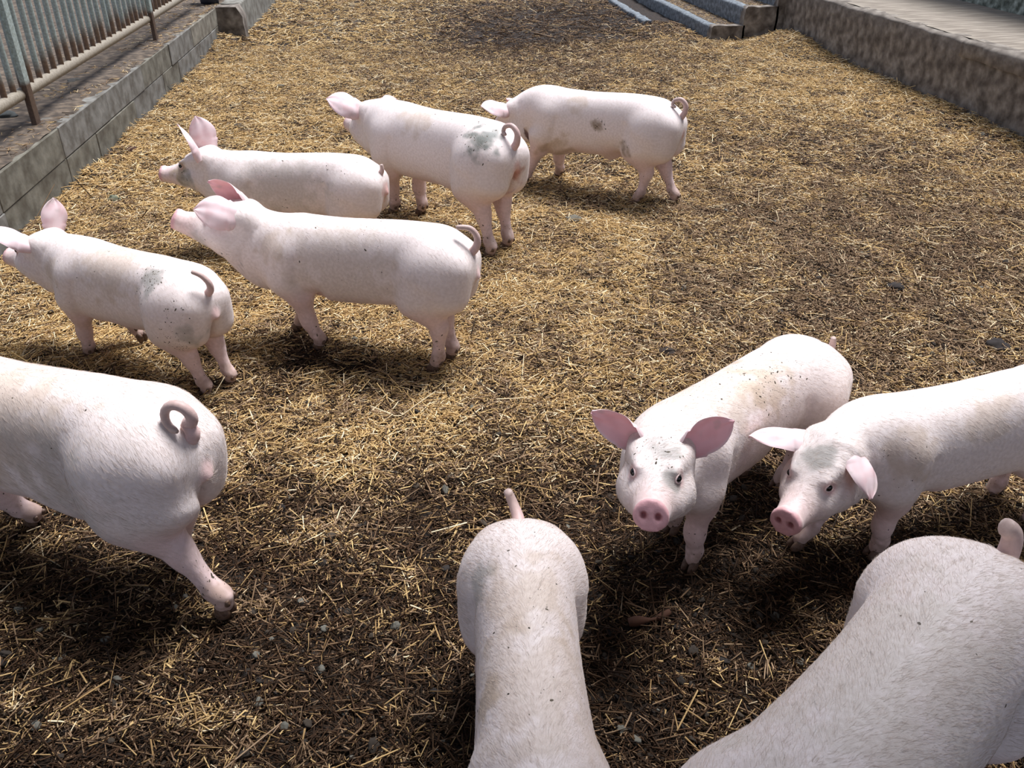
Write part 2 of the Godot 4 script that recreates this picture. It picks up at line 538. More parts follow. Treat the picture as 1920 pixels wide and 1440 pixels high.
func build_right_side() -> void:
	var w := base("wall_right")
	tag(w, "dark stained low concrete wall with a broad ledge on the right", "wall", "", "structure")
	put("face", swept([Vector2(4.44, -0.15), Vector2(4.425, 0.42), Vector2(4.42, 0.535), Vector2(4.455, 0.555), Vector2(4.60, 0.552)], -10.42, 1.0, 0.06, 0.016, 1.0), mats.concrete_dark, w)
	put("coping", swept([Vector2(4.44, 0.432), Vector2(4.402, 0.436), Vector2(4.398, 0.535), Vector2(4.43, 0.562), Vector2(4.56, 0.560)], -6.75, 1.0, 0.05, 0.014, 2.0), mats.concrete_dark, w)
	var ledge := put("ledge", grid_mesh(4.50, 5.80, -18.0, 1.0, 0.12, func(x, z): return 0.556 + 0.006 * lump.get_noise_2d(x * 2.0, z)), mats.concrete_floor, w)
	ledge.set_meta("label", "pale dusty concrete ledge top")
	var back := put("wall_back", swept([Vector2(5.74, 0.4), Vector2(5.72, 1.0), Vector2(5.72, 2.3), Vector2(5.95, 2.3)], -18.0, 1.0, 0.12, 0.02, 5.0), mats.old_plaster)
	tag(back, "flaking green and white plastered wall beyond the right ledge", "wall", "", "structure")
	# steps up to the ledge
	var s := base("staircase", Vector3(3.57, 0, -10.38))
	tag(s, "dirty concrete steps with whitewashed risers climbing to the right ledge", "steps", "", "structure")
	var tr := [[0.0, 0.15, 0.40], [0.385, 0.35, 0.40], [0.765, 0.553, 0.22]]
	for k in 3:
		var x: float = tr[k][0]
		var y: float = tr[k][1]
		var st := base("step", Vector3.ZERO, 0.0, s)
		var zlen := 5.2
		put("tread", swept([Vector2(x + 0.05, -0.15), Vector2(x + 0.03, y - 0.03), Vector2(x + 0.05, y - 0.012), Vector2(x + tr[k][2], y - 0.012), Vector2(x + tr[k][2], -0.15)], -0.02, -zlen, 0.06, 0.012, k * 3.0), mats.earth, st)
		put("riser", swept([Vector2(x + 0.02, -0.12), Vector2(x, y - 0.02), Vector2(x + 0.02, y), Vector2(x + 0.10, y), Vector2(x + 0.11, y - 0.1)], -0.06, -zlen, 0.05, 0.010, 20.0 + k), mats.whitewash, st)
		put("end_wall", swept([Vector2(x - 0.005, -0.15), Vector2(x, y - 0.02), Vector2(x + 0.02, y + 0.006), Vector2(x + tr[k][2], y + 0.006), Vector2(x + tr[k][2], -0.15)], 0.03, -0.10, 0.04, 0.014, 40.0 + k), mats.concrete_dark, st)
	var low := put("curb", swept([Vector2(-0.46, -0.12), Vector2(-0.47, 0.03), Vector2(-0.45, 0.05), Vector2(-0.37, 0.05), Vector2(-0.36, -0.1)], -1.25, -4.6, 0.05, 0.016, 33.0), mats.whitewash, s)
	low.set_meta("label", "low broken whitewashed curb")

func build_added_roof() -> void:
	# unseen roof slab above the viewer, added to dim the near end
	var r := box_at("added_roof", Vector3(-9, 4.0, -2.15), Vector3(9, 4.12, 2.0), 0.02, mats.concrete_floor)
	tag(r, "shed roof over the gate end of the pen", "roof", "", "structure")

# ------------------------------------------------------------------ railing
func tube(path: Array, radii: Array, sides: int, col: Callable) -> ArrayMesh:
	# a round tube along points with a radius each; rounded ends; col(k, point) gives the vertex colour
	var v := PackedVector3Array()
	var c := PackedColorArray()
	var idx := PackedInt32Array()
	var up := Vector3.UP
	var n := path.size()
	var t0: Vector3 = (path[1] - path[0]).normalized()
	if absf(t0.dot(up)) > 0.9: up = Vector3.RIGHT
	var side := t0.cross(up).normalized()
	for k in n:
		var t: Vector3 = (path[mini(k + 1, n - 1)] - path[maxi(k - 1, 0)]).normalized()
		side = (side - t * side.dot(t)).normalized()
		var other := t.cross(side)
		for s in sides:
			var a := TAU * s / sides
			v.append(path[k] + (side * cos(a) + other * sin(a)) * radii[k])
			c.append(col.call(float(k) / (n - 1), path[k]))
	for k in n - 1:
		for s in sides:
			var a := k * sides + s
			var b := k * sides + (s + 1) % sides
			idx.append_array([a, b, a + sides, b, b + sides, a + sides])
	for e in [0, n - 1]:
		var at := v.size()
		v.append(path[e])
		c.append(col.call(float(e) / (n - 1), path[e]))
		for s in sides:
			var a: int = e * sides + s
			var b: int = e * sides + (s + 1) % sides
			if e == 0: idx.append_array([at, b, a])
			else: idx.append_array([at, a, b])
	var nn := normals_of(v, idx)
	var mid: Vector3 = path[n / 2]
	if nn[(n / 2) * sides].dot(v[(n / 2) * sides] - mid) < 0.0:
		for k in nn.size(): nn[k] = -nn[k]
		for k in range(0, idx.size(), 3):
			var s := idx[k]
			idx[k] = idx[k + 1]
			idx[k + 1] = s
	return arrays_mesh(v, nn, c, idx)

func build_railing() -> void:
	var r := base("metal_railing", Vector3(-2.30, 0.37, -5.59))
	tag(r, "grey green tubular metal railing rusty along its foot above the left wall", "railing")
	var paint := Color(0.68, 0.74, 0.73).srgb_to_linear()
	var rust := Color(0.46, 0.37, 0.30).srgb_to_linear()
	var dusty := Color(0.62, 0.585, 0.52).srgb_to_linear()
	var z0 := 2.6
	var z1 := -5.2
	put("bottom_rail", tube([Vector3(0, 0.19, z0), Vector3(0, 0.19, -0.1), Vector3(0, 0.192, -3.0), Vector3(0, 0.20, z1)], [0.034, 0.034, 0.034, 0.034], 14, func(_k, _p): return dusty), mats.pipe, r)
	put("top_rail", tube([Vector3(0, 1.22, z0), Vector3(0, 1.22, z1)], [0.034, 0.034], 14, func(_k, _p): return paint), mats.pipe, r)
	var z := z0 - 0.1
	var meshes := []
	for q in 4:
		var hgt := 0.10 + 0.10 * q / 3.0
		meshes.append(tube([Vector3(0, 0.19, 0), Vector3(0, 0.19 + hgt * 0.6, 0), Vector3(0, 0.19 + hgt, 0), Vector3(0, 0.19 + hgt + 0.04, 0), Vector3(0, 0.5, 0), Vector3(0, 0.8, 0), Vector3(0, 1.22, 0)], [0.0175, 0.0175, 0.0175, 0.0175, 0.0175, 0.0175, 0.0175], 10,
			func(_k, p): return rust.lerp(paint, smoothstep(0.19 + hgt * 0.55, 0.19 + hgt + 0.045, p.y))))
	while z > z1:
		var o := put("bar", meshes[rng.randi() % 4], mats.pipe, r)
		o.position = Vector3(rng.randf_range(-0.003, 0.003), 0, z + rng.randf_range(-0.006, 0.006))
		o.rotation.x = rng.randf_range(-0.008, 0.008)
		# the weld bead that joins bar and rail
		z -= 0.141
	for pz in [0.0, -3.06, 3.0 - 0.5]:
		var p := put("post", post_mesh(paint, rust), mats.pipe, r)
		p.position = Vector3(0.035, 0, pz)

func post_mesh(paint: Color, rust: Color) -> ArrayMesh:
	# flat-sided channel post with rounded edges, rusted at the foot
	var prof := []
	for q in [Vector2(-0.016, -0.034), Vector2(0.016, -0.034), Vector2(0.016, 0.034), Vector2(-0.016, 0.034)]:
		for k in 3:
			var a: float = (atan2(q.y, q.x)) + (k - 1) * 0.5
			prof.append(q - Vector2(signf(q.x), signf(q.y)) * 0.005 + Vector2(cos(a), sin(a)) * 0.006)
	var ys := [-0.03, 0.1, 0.24, 0.27, 0.6, 1.26]
	var v := PackedVector3Array()
	var c := PackedColorArray()
	var idx := PackedInt32Array()
	for y: float in ys:
		for q: Vector2 in prof:
			v.append(Vector3(q.x, y, q.y))
			c.append(rust.darkened(0.35) if y < 0.26 else paint)
	var n := prof.size()
	for k in ys.size() - 1:
		for s in n:
			var a := k * n + s
			var b := k * n + (s + 1) % n
			idx.append_array([a, a + n, b, b, a + n, b + n])
	for s in range(1, n - 1): idx.append_array([(ys.size() - 1) * n, (ys.size() - 1) * n + s + 1, (ys.size() - 1) * n + s])
	var nn := normals_of(v, idx)
	if nn[0].dot(v[0] * Vector3(1, 0, 1)) < 0.0:
		for k in nn.size(): nn[k] = -nn[k]
		for k in range(0, idx.size(), 3):
			var t := idx[k]
			idx[k] = idx[k + 1]
			idx[k + 1] = t
	return arrays_mesh(v, nn, c, idx)

# ------------------------------------------------------------------ the pig at rest, facing +x
# section profile: x, back line, belly line, half width
const PROFILE := [
	[-0.476, 0.420, 0.375, 0.012], [-0.470, 0.440, 0.350, 0.043], [-0.455, 0.465, 0.325, 0.068], [-0.425, 0.495, 0.300, 0.093], [-0.375, 0.521, 0.275, 0.113], [-0.30, 0.539, 0.250, 0.125],
	[-0.20, 0.543, 0.234, 0.123], [-0.08, 0.537, 0.222, 0.119], [0.05, 0.530, 0.216, 0.121], [0.16, 0.530, 0.218, 0.125],
	[0.25, 0.533, 0.231, 0.123], [0.33, 0.530, 0.258, 0.113], [0.395, 0.522, 0.286, 0.101], [0.445, 0.514, 0.300, 0.093],
	[0.485, 0.505, 0.301, 0.087], [0.525, 0.487, 0.298, 0.083], [0.565, 0.460, 0.298, 0.075], [0.605, 0.431, 0.302, 0.063],
	[0.640, 0.412, 0.309, 0.051], [0.675, 0.401, 0.316, 0.044], [0.700, 0.397, 0.321, 0.041], [0.711, 0.392, 0.326, 0.037], [0.719, 0.375, 0.343, 0.018]]
# bones with a radius at each end, one side: ax ay az ar  bx by bz br  blend
const LIMBS := [
	[0.245, 0.40, 0.068, 0.066, 0.262, 0.30, 0.080, 0.060, 0.06], [0.262, 0.30, 0.080, 0.056, 0.246, 0.235, 0.079, 0.042, 0.04],
	[0.246, 0.235, 0.079, 0.042, 0.257, 0.142, 0.074, 0.0285, 0.03], [0.262, 0.144, 0.074, 0.0285, 0.262, 0.116, 0.074, 0.0265, 0.02],
	[0.260, 0.12, 0.074, 0.026, 0.254, 0.066, 0.074, 0.0215, 0.02], [0.254, 0.062, 0.074, 0.0245, 0.265, 0.034, 0.074, 0.0225, 0.02],
	[-0.33, 0.42, 0.060, 0.086, -0.345, 0.32, 0.070, 0.083, 0.05], [-0.30, 0.37, 0.068, 0.086, -0.258, 0.275, 0.078, 0.058, 0.06],
	[-0.292, 0.285, 0.080, 0.066, -0.349, 0.185, 0.078, 0.034, 0.05], [-0.361, 0.192, 0.078, 0.021, -0.346, 0.160, 0.078, 0.026, 0.02],
	[-0.350, 0.168, 0.078, 0.027, -0.344, 0.066, 0.078, 0.0215, 0.02], [-0.344, 0.060, 0.078, 0.0250, -0.332, 0.034, 0.078, 0.0230, 0.02],
	[-0.405, 0.405, 0.054, 0.066, -0.396, 0.31, 0.062, 0.066, 0.035],
	[0.50, 0.345, 0.048, 0.048, 0.40, 0.31, 0.040, 0.050, 0.05], [0.535, 0.372, 0.052, 0.040, 0.580, 0.358, 0.042, 0.034, 0.03],
	[0.545, 0.452, 0.050, 0.018, 0.588, 0.438, 0.046, 0.010, 0.035], [0.470, 0.468, 0.050, 0.030, 0.490, 0.462, 0.056, 0.024, 0.05]]
const GX0 := -0.512
const GY0 := 0.0
const GYD := 0.007
const GZD := 0.0065
const GZN := 33          # cells on each side of the middle plane
var pv := PackedVector3Array()      # canonical vertices
var pidx := PackedInt32Array()
var pcol := PackedColorArray()      # rest colours
var pw := []                        # per vertex weights: neck, head, upper, lower, foot, leg number

func spline(lut: PackedFloat32Array, column: int, x0: float, dx: float) -> void:
	var n := PROFILE.size()
	for k in lut.size():
		var x := x0 + dx * k
		if x <= PROFILE[0][0] or x >= PROFILE[n - 1][0]:
			lut[k] = -1.0
			continue
		var i := 0
		while PROFILE[i + 1][0] < x: i += 1
		var xa: float = PROFILE[i][0]
		var xb: float = PROFILE[i + 1][0]
		var ya: float = PROFILE[i][column]
		var yb: float = PROFILE[i + 1][column]
		var h := xb - xa
		var ma := (yb - ya) / h
		var mb := ma
		if i > 0: ma = 0.5 * (ma + (ya - PROFILE[i - 1][column]) / (xa - PROFILE[i - 1][0]))
		if i < n - 2: mb = 0.5 * (mb + (PROFILE[i + 2][column] - yb) / (PROFILE[i + 2][0] - xb))
		var t := (x - xa) / h
		lut[k] = ya * (1 + 2 * t) * (1 - t) * (1 - t) + h * ma * t * (1 - t) * (1 - t) + yb * t * t * (3 - 2 * t) + h * mb * t * t * (t - 1)

func canonical_pig() -> void:
	var xs := PackedFloat32Array()
	var x := GX0
	while x < 0.44:
		xs.append(x)
		x += 0.008
	while x < 0.738:
		xs.append(x)
		x += 0.0048
	var nx := xs.size()
	var ny := 84
	var nz := GZN + 1
	var field := PackedFloat32Array()
	field.resize(nx * ny * nz)
	field.fill(0.06)
	var lt := PackedFloat32Array()
	var lb := PackedFloat32Array()
	var lw := PackedFloat32Array()
	for a in [lt, lb, lw]: a.resize(1300)
	var lts := [lt, lb, lw]
	for q in 3:
		var arr: PackedFloat32Array = lts[q]
		spline(arr, q + 1, -0.52, 0.001)
		lts[q] = arr
	lt = lts[0]; lb = lts[1]; lw = lts[2]
	for i in nx:
		var k := int((xs[i] + 0.52) * 1000.0 + 0.5)
		if lt[k] < 0.0: continue
		var cy := 0.5 * (lt[k] + lb[k])
		var a := 0.5 * (lt[k] - lb[k])
		var w := lw[k]
		var e := 2.0 + 0.45 * smoothstep(-0.47, -0.30, xs[i]) * (1.0 - smoothstep(0.30, 0.45, xs[i]))
		for j in ny:
			var y := GY0 + GYD * j
			if y < lb[k] - 0.06 or y > lt[k] + 0.06: continue
			var dy := (y - cy) / a
			var wy := w * (1.0 - 0.07 * clampf(dy, -1.2, 1.2))
			for l in nz:
				var z := GZD * l
				if z > wy + 0.06: break
				var dz := z / wy
				var kk := pow(pow(absf(dy), e) + pow(dz, e), 1.0 / e)
				if kk < 0.05: kk = 0.05
				var r := sqrt((y - cy) * (y - cy) + z * z)
				field[(i * ny + j) * nz + l] = minf(r * (1.0 - 1.0 / kk), 0.06) if r > 0.004 else maxf(-a * 0.5, -0.05)
	for L: Array in LIMBS:
		blend_bone(field, xs, ny, nz, Vector3(L[0], L[1], L[2]), L[3], Vector3(L[4], L[5], L[6]), L[7], L[8])
	# folds of skin behind the shoulder, before the thigh and behind the jowl
	for i in nx:
		if xs[i] < -0.28 or xs[i] > 0.48: continue
		for j in ny:
			var q := Vector3(xs[i], GY0 + GYD * j, 0)
			var dent := 0.0055 * exp(-pow(seg_dist(q, Vector3(0.180, 0.40, 0), Vector3(0.203, 0.24, 0)) / 0.016, 2.0))
			dent += 0.0065 * exp(-pow(seg_dist(q, Vector3(-0.205, 0.41, 0), Vector3(-0.185, 0.25, 0)) / 0.019, 2.0))
			dent += 0.0040 * exp(-pow(seg_dist(q, Vector3(0.405, 0.47, 0), Vector3(0.425, 0.31, 0)) / 0.015, 2.0))
			if dent < 0.0003: continue
			for l in range(5, nz): field[(i * ny + j) * nz + l] += dent * smoothstep(0.03, 0.07, GZD * l)
	# the cleft between the hams
	for i in nx:
		if xs[i] > -0.34: break
		for j in ny:
			var y := GY0 + GYD * j
			var deep := 0.034 * smoothstep(-0.345, -0.41, xs[i]) * smoothstep(0.19, 0.25, y) * (1.0 - 0.85 * smoothstep(0.345, 0.405, y))
			if deep < 0.0005: continue
			for l in 5: field[(i * ny + j) * nz + l] += deep * exp(-pow(GZD * l / 0.0105, 2.0))
	# snout disc, then nostrils, eye sockets and the mouth cut into the field
	for i in nx:
		if xs[i] < 0.56: continue
		for j in ny:
			var y := GY0 + GYD * j
			for l in nz:
				var z := GZD * l
				var at := (i * ny + j) * nz + l
				var d := field[at]
				var ring := sqrt(pow((z) / 1.06, 2.0) + pow((y - 0.362) / 0.98, 2.0)) - 0.0395
				var disc := maxf(ring, absf(xs[i] - 0.712 + 0.10 * (y - 0.362)) - 0.0085)
				d = smin(d, disc, 0.012)
				var nos := Vector3(xs[i] - 0.721, y - 0.364, (z - 0.0170) * 1.25).length() - 0.0095
				d = smax(d, -nos, 0.006)
				var soc := Vector3(xs[i] - 0.590, y - 0.424, z - 0.076).length() - 0.015
				d = smax(d, -soc, 0.010)
				if z > 0.012:
					var mo := seg_dist(Vector3(xs[i], y, z), Vector3(0.685, 0.326, 0.042), Vector3(0.610, 0.334, 0.068)) - 0.0045
					d = smax(d, -mo, 0.008)
				field[at] = d
	# surface nets over the mirrored field
	var zc := 2 * GZN
	var vid := PackedInt32Array()
	vid.resize((nx - 1) * (ny - 1) * zc)
	vid.fill(-1)
	var f8 := PackedFloat32Array()
	f8.resize(8)
	for i in nx - 1:
		for j in ny - 1:
			for l in zc:
				var la := absi(l - GZN)
				var lb2 := absi(l + 1 - GZN)
				var o00 := (i * ny + j) * nz
				var o10 := ((i + 1) * ny + j) * nz
				var a0 := field[o00 + la]
				# cheap reject far from the surface
				if a0 > 0.0595 or a0 < -0.08: continue
				f8[0] = a0
				f8[1] = field[o10 + la]
				f8[2] = field[o00 + nz + la]
				f8[3] = field[o10 + nz + la]
				f8[4] = field[o00 + lb2]
				f8[5] = field[o10 + lb2]
				f8[6] = field[o00 + nz + lb2]
				f8[7] = field[o10 + nz + lb2]
				var inside := 0
				for q in 8:
					if f8[q] < 0.0: inside += 1
				if inside == 0 or inside == 8: continue
				var s := Vector3.ZERO
				var n := 0
				for q in 8:
					for b in 3:
						var q2 := q | (1 << b)
						if q2 == q: continue
						if (f8[q] < 0.0) == (f8[q2] < 0.0): continue
						var t := f8[q] / (f8[q] - f8[q2])
						var p := Vector3(q & 1, (q >> 1) & 1, (q >> 2) & 1)
						p[b] = t
						s += p
						n += 1
				s /= n
				vid[(i * (ny - 1) + j) * zc + l] = pv.size()
				pv.append(Vector3(lerpf(xs[i], xs[i + 1], s.x), GY0 + GYD * (j + s.y), GZD * (l - GZN + s.z)))
	for i in range(1, nx - 1):
		for j in range(1, ny - 1):
			for l in range(1, zc):
				var la := absi(l - GZN)
				var a := field[(i * ny + j) * nz + la]
				if a > 0.0599 or a < -0.08: continue
				var neg := a < 0.0
				if (field[((i + 1) * ny + j) * nz + la] < 0.0) != neg:
					quad(vid[(i * (ny - 1) + j - 1) * zc + l - 1], vid[(i * (ny - 1) + j) * zc + l - 1], vid[(i * (ny - 1) + j) * zc + l], vid[(i * (ny - 1) + j - 1) * zc + l], neg)
				if (field[(i * ny + j + 1) * nz + la] < 0.0) != neg:
					quad(vid[((i - 1) * (ny - 1) + j) * zc + l - 1], vid[((i - 1) * (ny - 1) + j) * zc + l], vid[(i * (ny - 1) + j) * zc + l], vid[(i * (ny - 1) + j) * zc + l - 1], neg)
				if (field[(i * ny + j) * nz + absi(l + 1 - GZN)] < 0.0) != neg:
					quad(vid[((i - 1) * (ny - 1) + j - 1) * zc + l], vid[(i * (ny - 1) + j - 1) * zc + l], vid[(i * (ny - 1) + j) * zc + l], vid[((i - 1) * (ny - 1) + j) * zc + l], neg)
	relax(2)
	weigh()

func relax(times: int) -> void:
	# even out the cell pattern: pull each vertex a little towards its neighbours, then push back
	for round in times:
		for f: float in [0.45, -0.47]:
			var s := PackedVector3Array()
			s.resize(pv.size())
			var c := PackedInt32Array()
			c.resize(pv.size())
			for t in range(0, pidx.size(), 3):
				for e in 3:
					var a := pidx[t + e]
					var b := pidx[t + (e + 1) % 3]
					s[a] += pv[b]
					c[a] += 1
			for k in pv.size():
				if c[k] > 0: pv[k] = pv[k].lerp(s[k] / c[k], f) if f > 0.0 else pv[k] - (s[k] / c[k] - pv[k]) * -f

func quad(a: int, b: int, c: int, d: int, flip: bool) -> void:
	if a < 0 or b < 0 or c < 0 or d < 0: return
	if flip: pidx.append_array([a, c, b, a, d, c])
	else: pidx.append_array([a, b, c, a, c, d])

func smin(a: float, b: float, k: float) -> float:
	var h := maxf(k - absf(a - b), 0.0) / k
	return minf(a, b) - h * h * k * 0.25

func smax(a: float, b: float, k: float) -> float:
	return -smin(-a, -b, k)

func seg_dist(p: Vector3, a: Vector3, b: Vector3) -> float:
	var ab := b - a
	var t := clampf((p - a).dot(ab) / ab.length_squared(), 0.0, 1.0)
	return (p - a - ab * t).length()

func blend_bone(field: PackedFloat32Array, xs: PackedFloat32Array, ny: int, nz: int, a: Vector3, ra: float, b: Vector3, rb: float, k: float) -> void:
	var m := maxf(ra, rb) + k + 0.012
	var lo := Vector3(minf(a.x, b.x), minf(a.y, b.y), minf(a.z, b.z)) - Vector3.ONE * m
	var hi := Vector3(maxf(a.x, b.x), maxf(a.y, b.y), maxf(a.z, b.z)) + Vector3.ONE * m
	var ab := b - a
	var l2 := ab.length_squared()
	var j0 := maxi(0, int((lo.y - GY0) / GYD))
	var j1 := mini(ny, int((hi.y - GY0) / GYD) + 2)
	var l0 := maxi(0, int(lo.z / GZD))
	var l1 := mini(nz, int(hi.z / GZD) + 2)
	for i in xs.size():
		if xs[i] < lo.x or xs[i] > hi.x: continue
		for j in range(j0, j1):
			for l in range(l0, l1):
				var p := Vector3(xs[i], GY0 + GYD * j, GZD * l)
				var t := clampf((p - a).dot(ab) / l2, 0.0, 1.0)
				var d := (p - a - ab * t).length() - lerpf(ra, rb, t)
				if d > k + 0.012: continue
				var at := (i * ny + j) * nz + l
				var f := field[at]
				var h := maxf(k - absf(f - d), 0.0) / k
				field[at] = minf(f, d) - h * h * k * 0.25

const JOINTS := {   # shoulder or hip, knee or hock, toe on the ground
	"f": [Vector3(0.255, 0.36, 0.078), Vector3(0.261, 0.130, 0.074), Vector3(0.264, 0.0, 0.074)],
	"h": [Vector3(-0.295, 0.38, 0.072), Vector3(-0.350, 0.175, 0.078), Vector3(-0.332, 0.0, 0.078)]}

func weigh() -> void:
	pcol.resize(pv.size())
	pw.clear()
	var a := PackedFloat32Array()
	a.resize(pv.size() * 6)
	for k in pv.size():
		var p := pv[k]
		var az := absf(p.z)
		var leg := -1
		var up := 0.0
		var low := 0.0
		var foot := 0.0
		if p.y < 0.44 and p.x < 0.42:
			var front := p.x > -0.05
			var ax := 0.258 if front else lerpf(-0.345, -0.295, smoothstep(0.16, 0.36, p.y))
			var rr := (0.075 if front else 0.10) + (0.05 if front else 0.09) * smoothstep(0.12, 0.34, p.y)
			var dist := Vector2(p.x - ax, az - 0.08).length()
			var gate := 1.0 - smoothstep(rr * 0.9, rr * 1.75, dist)
			if p.y < 0.185: gate = 1.0
			gate *= smoothstep(0.012, 0.05, az)
			up = gate * (1.0 - smoothstep(0.24, 0.38, p.y)) if front else gate * (1.0 - smoothstep(0.23, 0.42, p.y))
			var ky := 0.130 if front else 0.175
			low = 1.0 - smoothstep(ky - 0.028, ky + 0.028, p.y)
			foot = 1.0 - smoothstep(0.04, 0.075, p.y)
			leg = (0 if front else 2) + (1 if p.z > 0.0 else 0)
		a[k * 6] = smoothstep(0.20, 0.47, p.x) * (1.0 - up)
		a[k * 6 + 1] = smoothstep(0.43, 0.545, p.x)
		a[k * 6 + 2] = up
		a[k * 6 + 3] = low
		a[k * 6 + 4] = foot
		a[k * 6 + 5] = leg
		# skin colour by the part of the body: white-haired back, pinker snout, eyes, belly folds and lower legs
		var c := Color(0.935, 0.886, 0.866)
		c = c.lerp(Color(0.915, 0.80, 0.785), 0.8 * (1.0 - smoothstep(0.22, 0.30, p.y)))
		c = c.lerp(Color(0.91, 0.79, 0.77), smoothstep(0.58, 0.68, p.x) * 0.7)
		c = c.lerp(Color(0.85, 0.65, 0.66), smoothstep(0.698, 0.712, p.x))
		c = c.lerp(Color(0.55, 0.30, 0.31), 1.0 - smoothstep(0.006, 0.012, Vector3(p.x - 0.717, p.y - 0.364, az - 0.0170).length()))
		c = c.lerp(Color(0.86, 0.68, 0.66), 0.8 * (1.0 - smoothstep(0.012, 0.030, Vector3(p.x - 0.589, p.y - 0.424, az - 0.062).length())))
		c = c.lerp(Color(0.72, 0.50, 0.48), 0.7 * (1.0 - smoothstep(0.004, 0.009, seg_dist(Vector3(p.x, p.y, az), Vector3(0.685, 0.326, 0.045), Vector3(0.610, 0.334, 0.070)))))
		c = c.lerp(Color(0.89, 0.73, 0.71), 0.7 * (1.0 - smoothstep(0.02, 0.05, Vector3(p.x + 0.475, p.y - 0.37, az * 1.6).length())))
		c = c.lerp(Color(0.62, 0.51, 0.44), 0.62 * (1.0 - smoothstep(0.03, 0.12, p.y + 0.05 * fine.get_noise_3d(p.x * 2.0, p.y * 2.0, p.z * 2.0))))
		pcol[k] = c
	pw.append(a)

# ------------------------------------------------------------------ posing
class Pose:
	var d: Dictionary
	var legs := []
	var bend := 0.0001
	var neck_p := Vector3(0.34, 0.40, 0)
	var head_p := Vector3(0.48, 0.42, 0)

	func _init(given: Dictionary, joints: Dictionary) -> void:
		d = given
		bend = d.get("b", 0.0)
		if absf(bend) < 0.0001: bend = 0.0001
		for n in ["fl", "fr", "hl", "hr"]:
			var side := 1.0 if n[1] == "r" else -1.0
			var J: Array = joints[n[0]]
			var m := Vector3(1, 1, side)
			var S: Vector3 = J[0] * m
			var K: Vector3 = J[1] * m
			var T: Vector3 = J[2] * m
			var to: Vector3 = unbend(d[n]) if d.has(n) else T
			var l1 := (K - S).length()
			var l2 := (T - K).length()
			var v := to - S
			var dist := v.length()
			var K2: Vector3
			if dist >= (l1 + l2) * 0.9995:
				K2 = S + v * (l1 / (l1 + l2))
			else:
				var along := (l1 * l1 - l2 * l2 + dist * dist) / (2.0 * dist)
				var off := sqrt(maxf(l1 * l1 - along * along, 0.0))
				var dir := v / dist
				var fwd := Vector3(1.0 if n[0] == "f" else -1.0, 0.15, 0)
				var perp := (fwd - dir * fwd.dot(dir)).normalized()
				K2 = S + dir * along + perp * off
			var qu := Quaternion((K - S).normalized(), (K2 - S).normalized())
			var ql := Quaternion((T - K).normalized(), (to - K2).normalized())
			var qf := Quaternion.IDENTITY.slerp(ql, d.get(n + "_roll", 0.3))
			legs.append({"S": S, "K": K, "T": T, "K2": K2, "T2": to, "qu": qu, "ql": ql, "qf": qf, "su": (K2 - S).length() / l1, "sl": (to - K2).length() / l2, "au": (K - S).normalized(), "al": (T - K).normalized()})

	func unbend(p: Vector3) -> Vector3:
		var q := p
		for k in 8: q += p - bow(q)
		return q

	func bow(p: Vector3) -> Vector3:
		var f := bend * p.x
		return Vector3(sin(f) / bend + p.z * sin(f), p.y, -(1.0 - cos(f)) / bend + p.z * cos(f))

	func turn(yaw: float, pitch: float, roll := 0.0) -> Basis:
		return Basis(Vector3.UP, yaw) * Basis(Vector3.BACK, pitch) * Basis(Vector3.RIGHT, roll)

	func spine(p: Vector3, wn: float, wh: float) -> Vector3:
		if wh > 0.0: p = head_p + turn(d.hy * wh, d.hp * wh, d.get("hr_", 0.0) * wh) * (p - head_p)
		if wn > 0.0: p = neck_p + turn(d.ny * wn, d.np * wn) * (p - neck_p)
		return p

	func head_basis() -> Basis:
		return Basis(Vector3.UP, bend * 0.45) * turn(d.ny, d.np) * turn(d.hy, d.hp, d.get("hr_", 0.0))

	func head_point(p: Vector3) -> Vector3:
		return bow(spine(p, 1.0, 1.0))

	func leg_point(p: Vector3, n: int, low: float, foot: float) -> Vector3:
		var L: Dictionary = legs[n]
		var r: Vector3 = p - L.S
		r += L.au * (r.dot(L.au) * (L.su - 1.0))
		var a: Vector3 = L.S + L.qu * r
		if low <= 0.0: return a
		r = p - L.K
		r += L.al * (r.dot(L.al) * (L.sl - 1.0))
		var b: Vector3 = L.K2 + L.ql * r
		if foot > 0.0: b = b.lerp(L.T2 + L.qf * (p - L.T), foot)
		return a.lerp(b, low)

func posed(P: Pose) -> PackedVector3Array:
	var out := PackedVector3Array()
	out.resize(pv.size())
	var w: PackedFloat32Array = pw[0]
	var fat: float = P.d.get("fat", 1.0)
	var deep: float = P.d.get("deep", 0.0)
	for k in pv.size():
		var p := pv[k]
		var up := w[k * 6 + 2]
		# girth of this animal
		var trunk := smoothstep(-0.50, -0.36, p.x) * (1.0 - smoothstep(0.34, 0.48, p.x)) * smoothstep(0.16, 0.24, p.y)
		p.z *= lerpf(1.0, fat, trunk)
		p.y -= deep * trunk * (1.0 - smoothstep(0.20, 0.40, p.y)) * (1.0 - up)
		if P.d.get("male", false):
			var g := exp(-pow((p.x + 0.10) / 0.05, 2.0) - pow(p.z / 0.028, 2.0)) * (1.0 - smoothstep(0.24, 0.32, p.y))
			p.y -= 0.032 * g
			p.x += 0.012 * g
		else:
			var g2 := exp(-pow((p.y - 0.372) / 0.019, 2.0) - pow(p.z / 0.017, 2.0)) * (1.0 - smoothstep(-0.44, -0.38, p.x))
			p.x -= 0.015 * g2
			p.y -= 0.012 * g2
		var q := p
		var wn := w[k * 6]
		if wn > 0.0: q = P.spine(p, wn, w[k * 6 + 1])
		if up > 0.0: q = q.lerp(P.leg_point(p, int(w[k * 6 + 5]), w[k * 6 + 3], w[k * 6 + 4]), up)
		out[k] = P.bow(q)
	return out

